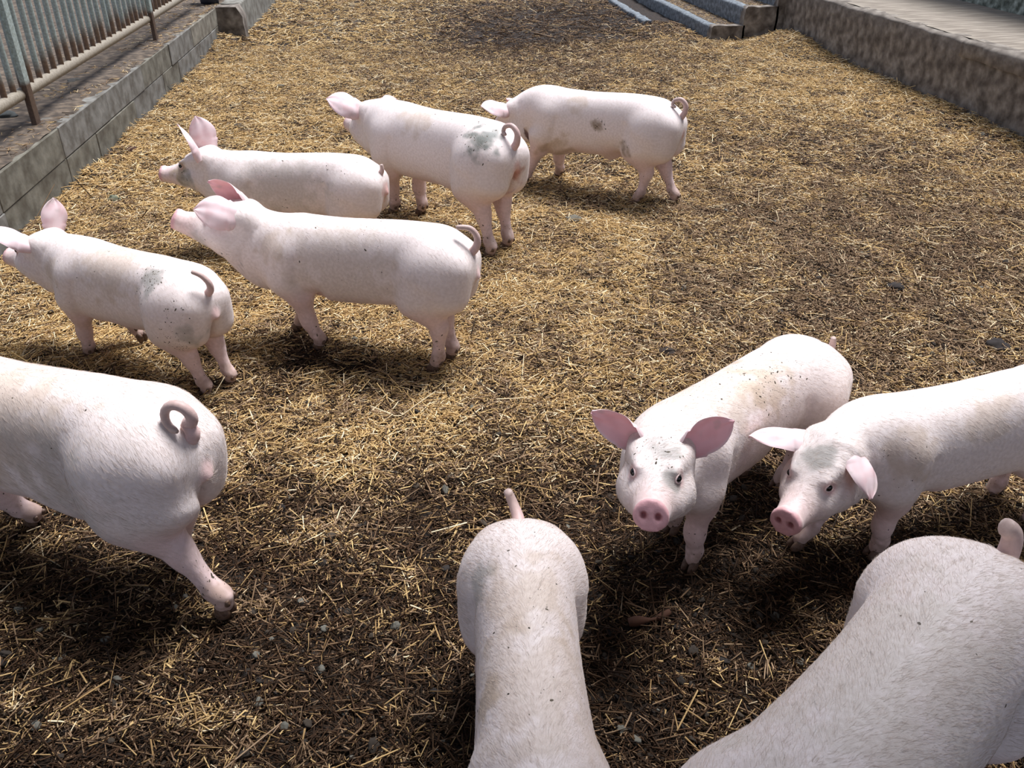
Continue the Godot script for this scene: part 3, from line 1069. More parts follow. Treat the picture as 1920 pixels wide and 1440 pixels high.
# ------------------------------------------------------------------ ears, tail, hooves
func ear_mesh(tip: Vector3, nrm: Vector3, width: float, curl: float, outer: Color, inner: Color) -> ArrayMesh:
	# leaf-shaped cupped ear from the origin to tip; nrm is the way its hollow faces
	var u := tip.normalized()
	nrm = (nrm - u * nrm.dot(u)).normalized()
	var side := u.cross(nrm)
	var ln := tip.length()
	var ns := 26
	var nt := 22
	var v := PackedVector3Array()
	var c := PackedColorArray()
	var idx := PackedInt32Array()
	var widths := [0.70, 0.82, 0.92, 0.98, 1.0, 0.985, 0.93, 0.83, 0.66, 0.41, 0.0]
	for layer in 2:
		for i in ns + 1:
			var s := float(i) / ns
			var f := s * 10.0
			var k := mini(int(f), 9)
			var w: float = lerpf(widths[k], widths[k + 1], f - k) * width * 0.5
			w = maxf(w, 0.0035)
			var spine := u * (ln * (s - 0.05)) - nrm * (curl * ln * 4.0 * s * (1.0 - s)) 
			var cup := lerpf(1.75, 0.50, smoothstep(0.0, 0.6, s))
			var thick := lerpf(0.0075, 0.0028, smoothstep(0.0, 0.6, s))
			for j in nt + 1:
				var t := float(j) / nt * 2.0 - 1.0
				var a := t * cup
				var r := w / cup
				var p := spine + side * (sin(a) * r * (1.25 if cup > 1.2 else 1.1)) + nrm * ((1.0 - cos(a)) * r)
				p += nrm * (0.0032 * sin(s * 9.0 + t * 3.0) * s + 0.0022 * sin(t * 7.0 + s * 4.0) * (1.0 - absf(t)))
				var local_n := nrm * cos(a) - side * sin(a)
				var edge := sqrt(maxf(0.0, 1.0 - pow(absf(t), 6.0)))
				if layer == 1: p -= local_n * (thick * edge)
				v.append(p)
				var col := inner if layer == 0 else outer
				if layer == 0: col = inner.lerp(outer, smoothstep(0.80, 1.0, absf(t)))
				var mott := fine.get_noise_3d(p.x * 1.4 + tip.x * 90.0, p.y * 1.4, p.z * 1.4)
				col = col.lerp(Color(0.84, 0.62, 0.62), 0.30 * clampf(mott + 0.25, 0.0, 1.0))
				col = col.lerp(Color(0.72, 0.66, 0.62), 0.35 * smoothstep(0.25, 0.6, lump.get_noise_3d(p.x * 16.0 + tip.y * 70.0, p.y * 16.0, p.z * 16.0)))
				c.append(col.srgb_to_linear())
	var row := nt + 1
	var half := (ns + 1) * row
	for i in ns:
		for j in nt:
			var a := i * row + j
			idx.append_array([a, a + row, a + 1, a + 1, a + row, a + row + 1])
			a += half
			idx.append_array([a, a + 1, a + row, a + 1, a + row + 1, a + row])
	for i in ns:
		for j: int in [0, nt]:
			var a := i * row + j
			if j == 0: idx.append_array([a, a + half, a + row, a + row, a + half, a + half + row])
			else: idx.append_array([a, a + row, a + half, a + row, a + half + row, a + half])
	for j in nt:
		var a := ns * row + j
		idx.append_array([a, a + half, a + 1, a + 1, a + half, a + half + 1])
	var n := normals_of(v, idx)
	if n[4 * row + nt / 2].dot(nrm) < 0.0:
		for k in n.size(): n[k] = -n[k]
		for k in range(0, idx.size(), 3):
			var s := idx[k]
			idx[k] = idx[k + 1]
			idx[k + 1] = s
	return arrays_mesh(v, n, c, idx)

func tail_path(pts: Array, steps: int) -> Array:
	var curve := Curve3D.new()
	for k in pts.size():
		var a: Vector3 = pts[maxi(k - 1, 0)]
		var b: Vector3 = pts[mini(k + 1, pts.size() - 1)]
		var t := (b - a) / 6.0
		curve.add_point(pts[k], -t, t)
	var out := []
	for k in steps + 1: out.append(curve.sample_baked(curve.get_baked_length() * k / steps, true))
	return out

func hoof_mesh() -> ArrayMesh:
	# two claws side by side and two small dewclaws behind
	var v := PackedVector3Array()
	var idx := PackedInt32Array()
	for claw in [[0.0135, 0.006, 0.026, 0.0125, 0.0, 0.042, 0.006], [-0.0135, 0.006, 0.026, 0.0125, 0.0, 0.042, 0.006], [0.015, -0.036, 0.009, 0.007, 0.040, 0.058, -0.030], [-0.015, -0.036, 0.009, 0.007, 0.040, 0.058, -0.030]]:
		var n := 12
		var first := v.size()
		for r in 5:
			var t := r / 4.0
			var rx: float = claw[2] * [0.86, 1.0, 0.95, 0.84, 0.6][r]
			var rz: float = claw[3] * [0.86, 1.0, 1.0, 0.92, 0.7][r]
			var cx: float = lerpf(claw[1] + 0.008, claw[6] - 0.004, t)
			for s in n:
				var a := TAU * s / n
				var px := cos(a) * rx
				if px > 0.0: px *= 1.15
				v.append(Vector3(cx + px, lerpf(claw[4], claw[5], t), claw[0] + sin(a) * rz))
		for r in 4:
			for s in n:
				var a := first + r * n + s
				var b := first + r * n + (s + 1) % n
				idx.append_array([a, b, a + n, b, b + n, a + n])
		for s in range(1, n - 1):
			idx.append_array([first, first + s + 1, first + s])
			idx.append_array([first + 4 * n, first + 4 * n + s, first + 4 * n + s + 1])
	var nn := normals_of(v, idx)
	if nn[12].dot(Vector3(1, 0, 0)) < 0.0:
		for k in range(0, idx.size(), 3):
			var s := idx[k]
			idx[k] = idx[k + 1]
			idx[k + 1] = s
		nn = normals_of(v, idx)
	return arrays_mesh(v, nn, PackedColorArray(), idx)

# ------------------------------------------------------------------ the herd
const OUT := Color(0.945, 0.865, 0.86)
const INN := Color(0.95, 0.77, 0.78)
const TAN := Color(0.70, 0.60, 0.48)
const GREY := Color(0.44, 0.45, 0.42)
const DUNG := Color(0.40, 0.32, 0.22)

func herd() -> Array:
	# the tail is given from its root: x forward, y up, z to the animal's right
	var curl := [Vector3(0, 0, 0), Vector3(-0.022, 0.030, 0.004), Vector3(-0.026, 0.070, 0.004), Vector3(0.000, 0.096, 0.0), Vector3(0.032, 0.088, -0.006), Vector3(0.036, 0.066, -0.012), Vector3(0.018, 0.060, -0.016)]
	var hook := [Vector3(0, 0, 0), Vector3(-0.026, 0.028, 0.004), Vector3(-0.030, 0.066, 0.006), Vector3(-0.006, 0.098, 0.0), Vector3(0.040, 0.104, -0.016)]
	var short_hook := [Vector3(0, 0, 0), Vector3(-0.028, 0.026, 0.0), Vector3(-0.034, 0.058, -0.006), Vector3(-0.018, 0.088, -0.020), Vector3(0.004, 0.108, -0.042)]
	var stub := [Vector3(0, 0, 0), Vector3(-0.016, 0.030, 0.0), Vector3(-0.014, 0.058, 0.0)]
	var raised := [Vector3(0, 0, 0), Vector3(-0.030, 0.012, 0.004), Vector3(-0.056, 0.030, 0.014), Vector3(-0.068, 0.052, 0.024), Vector3(-0.066, 0.064, 0.028)]
	var ring := [Vector3(0, 0, 0), Vector3(-0.018, 0.022, 0.0)]
	for k in 12:
		var a := deg_to_rad(-80.0 + 33.0 * k)
		ring.append(Vector3(0.000 + 0.027 * cos(PI - a) , 0.070 + 0.027 * sin(a), 0.004 - 0.0030 * k))
	var folded := [Vector3(0, 0, 0), Vector3(-0.020, 0.020, 0.0), Vector3(-0.030, 0.046, 0.004), Vector3(-0.026, 0.062, 0.012), Vector3(-0.018, 0.068, 0.020)]
	return [
		{"label": "white pig farthest back, brown dung marks on its flank, curled tail, head hidden", "x": 1.106, "z": -5.059, "th": 2.52, "s": 1.128, "np": -0.42, "ny": 0.09, "hp": -0.06, "hy": -0.016, "male": true,
			"fl": Vector3(0.40, 0.0, -0.09), "fr": Vector3(0.280, 0, 0.13), "hl": Vector3(-0.275, 0, -0.069), "hr": Vector3(-0.455, 0, 0.03),
			"el": [Vector3(0.10, 0.02, -0.12), Vector3(0.7, -0.6, -0.3)], "er": [Vector3(0.10, -0.07, 0.10), Vector3(0.6, -0.6, -0.3)], "tail": curl, "hair": 5000,
			"stain": [[Vector3(-0.06, 0.40, -0.14), 0.045, DUNG, 0.65], [Vector3(0.16, 0.26, -0.12), 0.09, TAN, 0.55], [Vector3(-0.22, 0.30, -0.15), 0.05, DUNG, 0.5], [Vector3(0.08, 0.50, -0.08), 0.07, TAN, 0.3]],
			"mud": [[Vector3(-0.06, 0.40, -0.14), 0.05, 50], [Vector3(0.02, 0.30, -0.14), 0.02, 6], [Vector3(-0.21, 0.31, -0.15), 0.04, 20]]},
		{"label": "white pig seen from behind with a blue-grey patch beside its curled tail", "x": 0.144, "z": -4.549, "th": 2.278, "s": 1.19, "np": -0.03, "ny": -0.20, "hp": 0.0, "hy": 0.06, "male": true, "fat": 1.04,
			"fl": Vector3(0.305, 0, -0.03), "fr": Vector3(0.196, 0, 0.05), "hl": Vector3(-0.43, 0, -0.115), "hr": Vector3(-0.41, 0, 0.01),
			"el": [Vector3(0.09, 0.05, -0.13), Vector3(0.8, -0.4, -0.2)], "er": [Vector3(0.04, 0.0, 0.105), Vector3(0.8, -0.5, 0.3)], "tail": curl, "hair": 6000,
			"stain": [[Vector3(-0.36, 0.475, -0.085), 0.085, GREY, 0.95], [Vector3(-0.44, 0.34, 0.02), 0.05, Color(0.62, 0.36, 0.30), 0.6], [Vector3(0.05, 0.53, -0.06), 0.12, TAN, 0.3]],
			"mud": [[Vector3(-0.34, 0.48, -0.09), 0.11, 60], [Vector3(-0.2, 0.54, -0.02), 0.2, 16]]},
		{"label": "white pig with erect ears and a docked tail, standing nearest the block wall in profile", "x": -0.583, "z": -4.233, "th": 2.84, "s": 0.99, "np": 0.25, "ny": -0.06, "hp": -0.22, "hy": 0.20,
			"el": [Vector3(0.08, 0.155, -0.02), Vector3(0.8, -0.4, -0.5)], "er": [Vector3(0.05, 0.155, 0.01), Vector3(0.5, -0.2, 0.75)], "tail": stub, "hair": 7000,
			"stain": [[Vector3(0.0, 0.42, -0.14), 0.24, Color(0.66, 0.63, 0.58), 0.30], [Vector3(0.60, 0.40, -0.06), 0.06, TAN, 0.8], [Vector3(0.55, 0.36, -0.07), 0.06, GREY, 0.5], [Vector3(-0.47, 0.37, 0.0), 0.06, Color(0.82, 0.58, 0.54), 0.45]],
			"mud": [[Vector3(-0.1, 0.45, -0.14), 0.3, 60], [Vector3(0.55, 0.37, -0.07), 0.06, 22]]},
		{"label": "white pig standing full side on with raised snout, folded ear and hooked tail", "x": -0.243, "z": -3.172, "th": 2.758, "s": 1.050, "np": 0.53, "ny": 0.25, "hp": -0.22, "hy": 0.0,
			"fl": Vector3(0.163, 0, -0.053), "fr": Vector3(0.325, 0, 0.081), "hl": Vector3(-0.33, 0, -0.088), "hr": Vector3(-0.361, 0, 0.012),
			"el": [Vector3(0.130, 0.035, -0.075), Vector3(0.2, -0.65, 0.70), 0.12], "er": [Vector3(0.14, 0.08, -0.02), Vector3(0.6, 0.1, -0.6)], "tail": hook, "hair": 9000,
			"stain": [[Vector3(0.0, 0.40, -0.15), 0.25, Color(0.80, 0.74, 0.68), 0.4], [Vector3(0.30, 0.46, -0.12), 0.10, TAN, 0.3], [Vector3(0.60, 0.33, -0.06), 0.05, GREY, 0.3]],
			"mud": [[Vector3(0.05, 0.42, -0.14), 0.25, 26], [Vector3(0.52, 0.31, -0.07), 0.08, 18], [Vector3(-0.32, 0.1, -0.08), 0.1, 20], [Vector3(0.55, 0.48, -0.06), 0.06, 8]]},
		{"label": "white pig with grey dirt speckles on its rump, walking towards the block wall", "x": -1.087, "z": -3.102, "th": 2.502, "s": 0.943, "np": 0.18, "ny": 0.127, "hp": -0.20, "hy": -0.018,
			"fl": Vector3(0.310, 0, -0.06), "fr": Vector3(0.15, 0.06, 0.11), "fr_roll": 1.1, "hl": Vector3(-0.38, 0, -0.035), "hr": Vector3(-0.40, 0, 0.075),
			"el": [Vector3(0.10, 0.07, -0.10), Vector3(0.6, -0.6, -0.4)], "er": [Vector3(0.025, 0.130, 0.045), Vector3(0.9, -0.1, 0.2)], "tail": short_hook, "hair": 9000,
			"stain": [[Vector3(-0.02, 0.52, -0.06), 0.20, TAN, 0.32], [Vector3(-0.28, 0.50, -0.10), 0.07, GREY, 0.5], [Vector3(-0.42, 0.33, -0.10), 0.06, GREY, 0.4], [Vector3(0.32, 0.42, -0.11), 0.07, TAN, 0.3]],
			"mud": [[Vector3(-0.26, 0.50, -0.10), 0.09, 120], [Vector3(-0.40, 0.40, -0.11), 0.06, 36], [Vector3(-0.38, 0.30, -0.13), 0.07, 60], [Vector3(0.15, 0.45, -0.13), 0.2, 24]]},
		{"label": "large white pig striding off, hind leg stretched back, tail in a ring, head not shown", "x": -1.042, "z": -2.021, "th": 2.68, "s": 1.15, "np": 0.0, "ny": 0.0, "hp": 0.0, "hy": 0.0, "b": 0.0,
			"fl": Vector3(0.175, 0, 0.05), "hl": Vector3(-0.51, 0.02, -0.06), "hr": Vector3(-0.27, 0, 0.05), "hl_roll": 0.6,
			"el": [Vector3(0.14, 0.05, -0.08), Vector3(0.3, -0.75, -0.6)], "er": [Vector3(0.14, 0.05, 0.08), Vector3(0.3, -0.75, 0.6)], "tail": ring, "hair": 32000,
			"stain": [[Vector3(-0.05, 0.50, -0.10), 0.2, TAN, 0.35], [Vector3(-0.2, 0.35, -0.15), 0.15, Color(0.72, 0.70, 0.68), 0.4]],
			"mud": [[Vector3(-0.1, 0.50, -0.10), 0.2, 10], [Vector3(-0.33, 0.06, -0.08), 0.08, 30]]},
		{"label": "white pig seen from above with its raised tail away, at the bottom middle", "x": 0.166, "z": -1.100, "th": -1.643, "s": 0.908, "np": -0.1, "ny": -0.45, "hp": 0.0, "hy": -0.45, "fat": 0.97,
			"hr": Vector3(-0.33, 0, 0.10),
			"el": [Vector3(0.14, 0.05, -0.08), Vector3(0.3, -0.75, -0.6)], "er": [Vector3(0.14, 0.05, 0.08), Vector3(0.3, -0.75, 0.6)], "tip": 0.0115, "tail": raised, "hair": 50000,
			"stain": [[Vector3(-0.12, 0.56, 0.0), 0.15, TAN, 0.33], [Vector3(-0.22, 0.47, 0.12), 0.06, GREY, 0.4], [Vector3(0.12, 0.54, 0.0), 0.2, TAN, 0.25], [Vector3(0.10, 0.48, 0.11), 0.06, TAN, 0.5]],
			"mud": [[Vector3(-0.08, 0.55, 0.0), 0.15, 14], [Vector3(-0.25, 0.5, 0.0), 0.15, 16], [Vector3(0.1, 0.55, 0.0), 0.2, 14]]},
		{"label": "white pig facing the viewer with pink snout, spread ears and dark eyes", "x": 0.859, "z": -1.945, "th": -2.548, "s": 0.955, "np": 0.37, "ny": 0.49, "hp": -0.05, "hy": -0.05, "b": 0.3,
			"fl": Vector3(0.240, 0, -0.094), "fr": Vector3(0.15, 0, 0.05), "hl": Vector3(-0.283, 0, -0.038), "hr": Vector3(-0.251, 0, 0.082),
			"el": [Vector3(-0.075, 0.080, -0.075), Vector3(0.7, 0.0, -0.7)], "er": [Vector3(0.075, 0.065, 0.095), Vector3(0.75, -0.2, -0.5)], "tail": stub, "hair": 22000,
			"stain": [[Vector3(0.53, 0.47, 0.0), 0.05, GREY, 0.5], [Vector3(0.60, 0.42, -0.04), 0.04, GREY, 0.5], [Vector3(-0.05, 0.53, -0.07), 0.12, TAN, 0.42], [Vector3(0.1, 0.54, 0.0), 0.2, TAN, 0.3]],
			"mud": [[Vector3(-0.08, 0.53, -0.07), 0.14, 90], [Vector3(0.1, 0.54, 0.0), 0.2, 40], [Vector3(0.54, 0.46, 0.0), 0.07, 24], [Vector3(0.50, 0.36, -0.08), 0.05, 8]]},
		{"label": "white pig with flopped ears lowering its pink snout at the right edge", "x": 1.463, "z": -1.818, "th": 3.32, "s": 0.943, "np": -0.12, "ny": 0.30, "hp": 0.06, "hy": 0.25,
			"fl": Vector3(0.223, 0, -0.05), "fr": Vector3(0.43, 0, 0.05),
			"el": [Vector3(0.01, -0.07, -0.11), Vector3(0.3, -0.85, 0.35), 0.14], "er": [Vector3(0.14, -0.02, 0.07), Vector3(0.3, -0.9, 0.0)], "tail": hook, "hair": 20000,
			"stain": [[Vector3(0.54, 0.47, 0.0), 0.06, GREY, 0.5], [Vector3(0.28, 0.42, -0.12), 0.10, TAN, 0.34], [Vector3(0.0, 0.50, -0.10), 0.12, TAN, 0.28]],
			"mud": [[Vector3(0.33, 0.40, -0.11), 0.12, 14], [Vector3(0.45, 0.36, -0.08), 0.05, 8]]},
		{"label": "big white pig cut off by the lower right corner, broad back, rump uppermost", "x": 0.720, "z": -0.855, "th": -2.50, "s": 1.13, "np": -0.1, "ny": 0.75, "hp": 0.0, "hy": 0.6, "fat": 1.08,
			"el": [Vector3(0.14, 0.05, -0.08), Vector3(0.3, -0.75, -0.6)], "er": [Vector3(0.14, 0.05, 0.08), Vector3(0.3, -0.75, 0.6)], "tip": 0.0170, "tail": folded, "hair": 60000,
			"stain": [[Vector3(0.0, 0.55, 0.05), 0.3, Color(0.80, 0.76, 0.70), 0.4]],
			"mud": [[Vector3(-0.2, 0.53, 0.05), 0.2, 6]]},
	]

func speck_mesh() -> ArrayMesh:
	var st := SurfaceTool.new()
	st.begin(Mesh.PRIMITIVE_TRIANGLES)
	var ring := []
	for k in 8:
		var a := TAU * k / 8.0
		var r := 0.5 * (0.75 + 0.35 * rng.randf())
		ring.append(Vector3(cos(a) * r, -0.10, sin(a) * r))
	for k in 8:
		var a: Vector3 = ring[k]
		var b: Vector3 = ring[(k + 1) % 8]
		var a2 := a * Vector3(0.6, -1.6, 0.6)
		var b2 := b * Vector3(0.6, -1.6, 0.6)
		add_poly(st, [a, b, b2, a2], Vector3(0, -0.3, 0))
		add_poly(st, [a2, b2, Vector3(0, 0.24, 0)], Vector3(0, -0.3, 0))
	st.generate_normals()
	return st.commit()

func bristle_mesh() -> ArrayMesh:
	# unit bristle along +y bending towards +x
	var v := PackedVector3Array()
	var idx := PackedInt32Array()
	for k in 3:
		var t := k / 2.0
		var w := [1.0, 0.8, 0.15][k] * 0.5 as float
		for s in 3:
			var a := TAU * s / 3.0
			v.append(Vector3(0.35 * t * t, t, 0) + Vector3(cos(a) * w * 0.05, 0, sin(a) * w * 0.05))
	for k in 2:
		for s in 3:
			var a := k * 3 + s
			var b := k * 3 + (s + 1) % 3
			idx.append_array([a, b, a + 3, b, b + 3, a + 3])
	return arrays_mesh(v, normals_of(v, idx), PackedColorArray(), idx)

func build_pigs() -> void:
	var eye := SphereMesh.new()
	eye.radius = 0.0105
	eye.height = 0.021
	eye.radial_segments = 20
	eye.rings = 10
	var hoof := hoof_mesh()
	var lid_path := []
	var lid_r := []
	for k in 17:
		lid_path.append(Vector3(cos(TAU * k / 16.0) * 0.0135, -0.002 * cos(TAU * k / 8.0), sin(TAU * k / 16.0) * 0.0105))
		lid_r.append(0.0021)
	var lid_mesh := tube(lid_path, lid_r, 8, func(_k, _p): return Color(0.90, 0.79, 0.77).srgb_to_linear())
	var speck := speck_mesh()
	var eye_z := 0.0
	for q in pv:
		if absf(q.x - 0.589) < 0.006 and absf(q.y - 0.4245) < 0.006: eye_z = maxf(eye_z, q.z)
	var hair := bristle_mesh()
	for d: Dictionary in herd():
		rng.seed = hash(d.label)
		var P := Pose.new(d, JOINTS)
		var s: float = d.s
		var root := base("pig", Vector3(d.x, bed(d.x, d.z) - 0.004, d.z), d.th)
		tag(root, d.label, "pig", "pigs in the straw pen")
		var v := posed(P)
		for k in v.size(): v[k] *= s
		var n := normals_of(v, pidx)
		var c := pcol.duplicate()
		var seed_off := rng.randf() * 50.0
		for k in v.size():
			var p := pv[k]
			var col := c[k]
			var blot := 0.5 + 0.5 * lump.get_noise_3d(p.x * 6.0 + seed_off, p.y * 6.0, p.z * 6.0)
			col = col.lerp(Color(0.89, 0.83, 0.78), 0.25 * blot * smoothstep(0.40, 0.55, p.y))
			for t: Array in d.stain:
				var r: float = t[1]
				var q := (p - (t[0] as Vector3)).length() / r
				if q > 1.5: continue
				var edge := q + 0.55 * fine.get_noise_3d(p.x * 0.9 + seed_off, p.y * 0.9, p.z * 0.9) + 0.35 * lump.get_noise_3d(p.x * 14.0, p.y * 14.0 + seed_off, p.z * 14.0)
				col = col.lerp(t[2], t[3] * (1.0 - smoothstep(0.35, 1.05, edge)))
			c[k] = col.srgb_to_linear()
		put("body", arrays_mesh(v, n, c, pidx), mats.pig_skin, root)
		var hb := P.head_basis()
		for side in [-1, 1]:
			var e := put("eye", eye, mats.eye, root)
			e.position = P.head_point(Vector3(0.589, 0.4245, side * (eye_z - 0.0052))) * s
			e.scale = Vector3.ONE * s
			var lid := put("eyelid", lid_mesh, mats.pig_skin, root)
			lid.position = P.head_point(Vector3(0.5885, 0.4248, side * (eye_z - 0.0022))) * s
			var ln := Vector3(0.42, 0.22, side).normalized()
			var lx := (Vector3(0.9, -0.30, 0) - ln * Vector3(0.9, -0.30, 0).dot(ln)).normalized()
			lid.basis = (hb * Basis(lx, ln, lx.cross(ln))).scaled(Vector3.ONE * s)
			var data: Array = d.el if side < 0 else d.er
			var tip: Vector3 = data[0]
			var ear := put("ear", ear_mesh(tip * s * 1.10, data[1], (0.75 * tip.length() if tip.length() < 0.15 else 0.130) * s, data[2] if data.size() > 2 else 0.07, OUT, INN), mats.pig_ear, root)
			ear.position = P.head_point(Vector3(0.472, 0.476, side * 0.060)) * s
		var tp := []
		var tr := []
		var path := tail_path(d.tail, 22)
		path.push_front(Vector3(0.035, -0.012, 0))
		for k in path.size():
			tp.append(P.bow(path[k] + Vector3(-0.445, 0.448, 0)) * s)
			var t := float(k) / (path.size() - 1)
			tr.append(lerpf(0.0205, d.get("tip", 0.0080), pow(t, 0.55)) * s * (1.0 if k < path.size() - 1 else 0.55))
		put("tail", tube(tp, tr, 12, func(k, _p): return Color(0.88, 0.74, 0.72).lerp(Color(0.74, 0.65, 0.61), k).srgb_to_linear()), mats.pig_skin, root)
		for q in 4:
			var L: Dictionary = P.legs[q]
			var f := put("hoof", hoof, mats.hoof, root)
			var yaw := P.bend * (L.T2 as Vector3).x
			f.position = P.bow(L.T2) * s
			f.basis = Basis(Vector3.UP, yaw) * Basis(L.qf as Quaternion) * Basis.from_scale(Vector3(0.86, 0.86, 0.86) * s)
		# flecks of dried mud
		var w: PackedFloat32Array = pw[0]
		var buf := PackedFloat32Array()
		var count := 0
		var spots: Array = d.mud.duplicate()
		for q in [Vector3(0.26, 0.07, -0.08), Vector3(0.26, 0.07, 0.08), Vector3(-0.34, 0.09, -0.086), Vector3(-0.34, 0.09, 0.086)]: spots.append([q, 0.09, 16])
		for m: Array in spots:
			var near := PackedInt32Array()
			for k in pv.size():
				if pv[k].distance_to(m[0]) < m[1]: near.append(k)
			if near.is_empty(): continue
			for q: int in (m[2] as int) * 3:
				var k := near[rng.randi() % near.size()]
				if rng.randf() < pv[k].distance_to(m[0]) / m[1] * 0.8: continue
				var size := s * (0.0014 + 0.0044 * pow(rng.randf(), 4.0))
				var bn := frame_for(n[k], rng.randf() * TAU)
				var col := Color(0.42, 0.38, 0.32).lerp(Color(0.20, 0.17, 0.13), rng.randf()).srgb_to_linear()
				add_instance(buf, bn.x * size * rng.randf_range(0.8, 2.6), bn.y * size * 0.35, bn.z * size, v[k] + n[k] * 0.0002, col)
				count += 1
		if count: scatter("mud_flecks", buf, count, speck, mats.mud, root)
		# the coat: short pale bristles lying back along the body
		buf = PackedFloat32Array()
		count = 0
		var tris := pidx.size() / 3
		var want: int = d.hair
		buf.resize(want * 16)
		var at := 0
		while count < want:
			var t := (rng.randi() % tris) * 3
			var k := pidx[t]
			var p := pv[k]
			if p.x > 0.66 or p.y < 0.10: continue
			if p.y < 0.30 and rng.randf() < 0.6: continue
			var a := rng.randf()
			var b := rng.randf() * (1.0 - a)
			var pos := v[k] * (1.0 - a - b) + v[pidx[t + 1]] * a + v[pidx[t + 2]] * b
			var nn := n[k]
			var back := Vector3(-1, -0.25 - 0.5 * rng.randf(), signf(p.z) * 0.35 + rng.randfn(0.0, 0.3))
			back = (back - nn * back.dot(nn)).normalized()
			var dir := (nn * rng.randf_range(0.05, 0.17) + back).normalized()
			var ln := s * rng.randf_range(0.010, 0.024)
			var thick := s * 0.0062
			var z := dir.cross(nn).normalized()
			var x := z.cross(dir)
			var col := Color(0.98, 0.96, 0.94).lerp(Color(0.92, 0.87, 0.82), rng.randf()).srgb_to_linear()
			if rng.randf() < 0.008: col = col * 0.4
			for q in 3:
				buf[at + q * 4] = -x[q] * thick
				buf[at + q * 4 + 1] = dir[q] * ln
				buf[at + q * 4 + 2] = z[q] * thick
				buf[at + q * 4 + 3] = pos[q]
			buf[at + 12] = col.r
			buf[at + 13] = col.g
			buf[at + 14] = col.b
			buf[at + 15] = 1.0
			at += 16
			count += 1
		scatter("bristles", buf, count, hair, mats.bristle, root)

func frame_for(n: Vector3, spin: float) -> Basis:
	var x := n.cross(Vector3.RIGHT if absf(n.x) < 0.8 else Vector3.UP).normalized().rotated(n, spin)
	return Basis(x, n, x.cross(n))

func add_instance(buf: PackedFloat32Array, x: Vector3, y: Vector3, z: Vector3, at: Vector3, c: Color) -> void:
	for q in 3: buf.append_array([x[q], y[q], z[q], at[q]])
	buf.append_array([c.r, c.g, c.b, 1.0])

# ------------------------------------------------------------------ small things
func clod_mesh(seed_: float, flat: float) -> ArrayMesh:
	var sp := SphereMesh.new()
	sp.radius = 0.5
	sp.height = 1.0
	sp.radial_segments = 18
	sp.rings = 10
	var a := sp.get_mesh_arrays()
	var v: PackedVector3Array = a[Mesh.ARRAY_VERTEX]
	for k in v.size():
		var p := v[k]
		p *= 1.0 + 0.35 * lump.get_noise_3d(p.x * 1.6 + seed_, p.y * 1.6, p.z * 1.6) + 0.12 * fine.get_noise_3d(p.x * 0.25 + seed_, p.y * 0.25, p.z * 0.25)
		p.y *= flat
		v[k] = p
	var i: PackedInt32Array = a[Mesh.ARRAY_INDEX]
	return arrays_mesh(v, normals_of(v, i), PackedColorArray(), i)

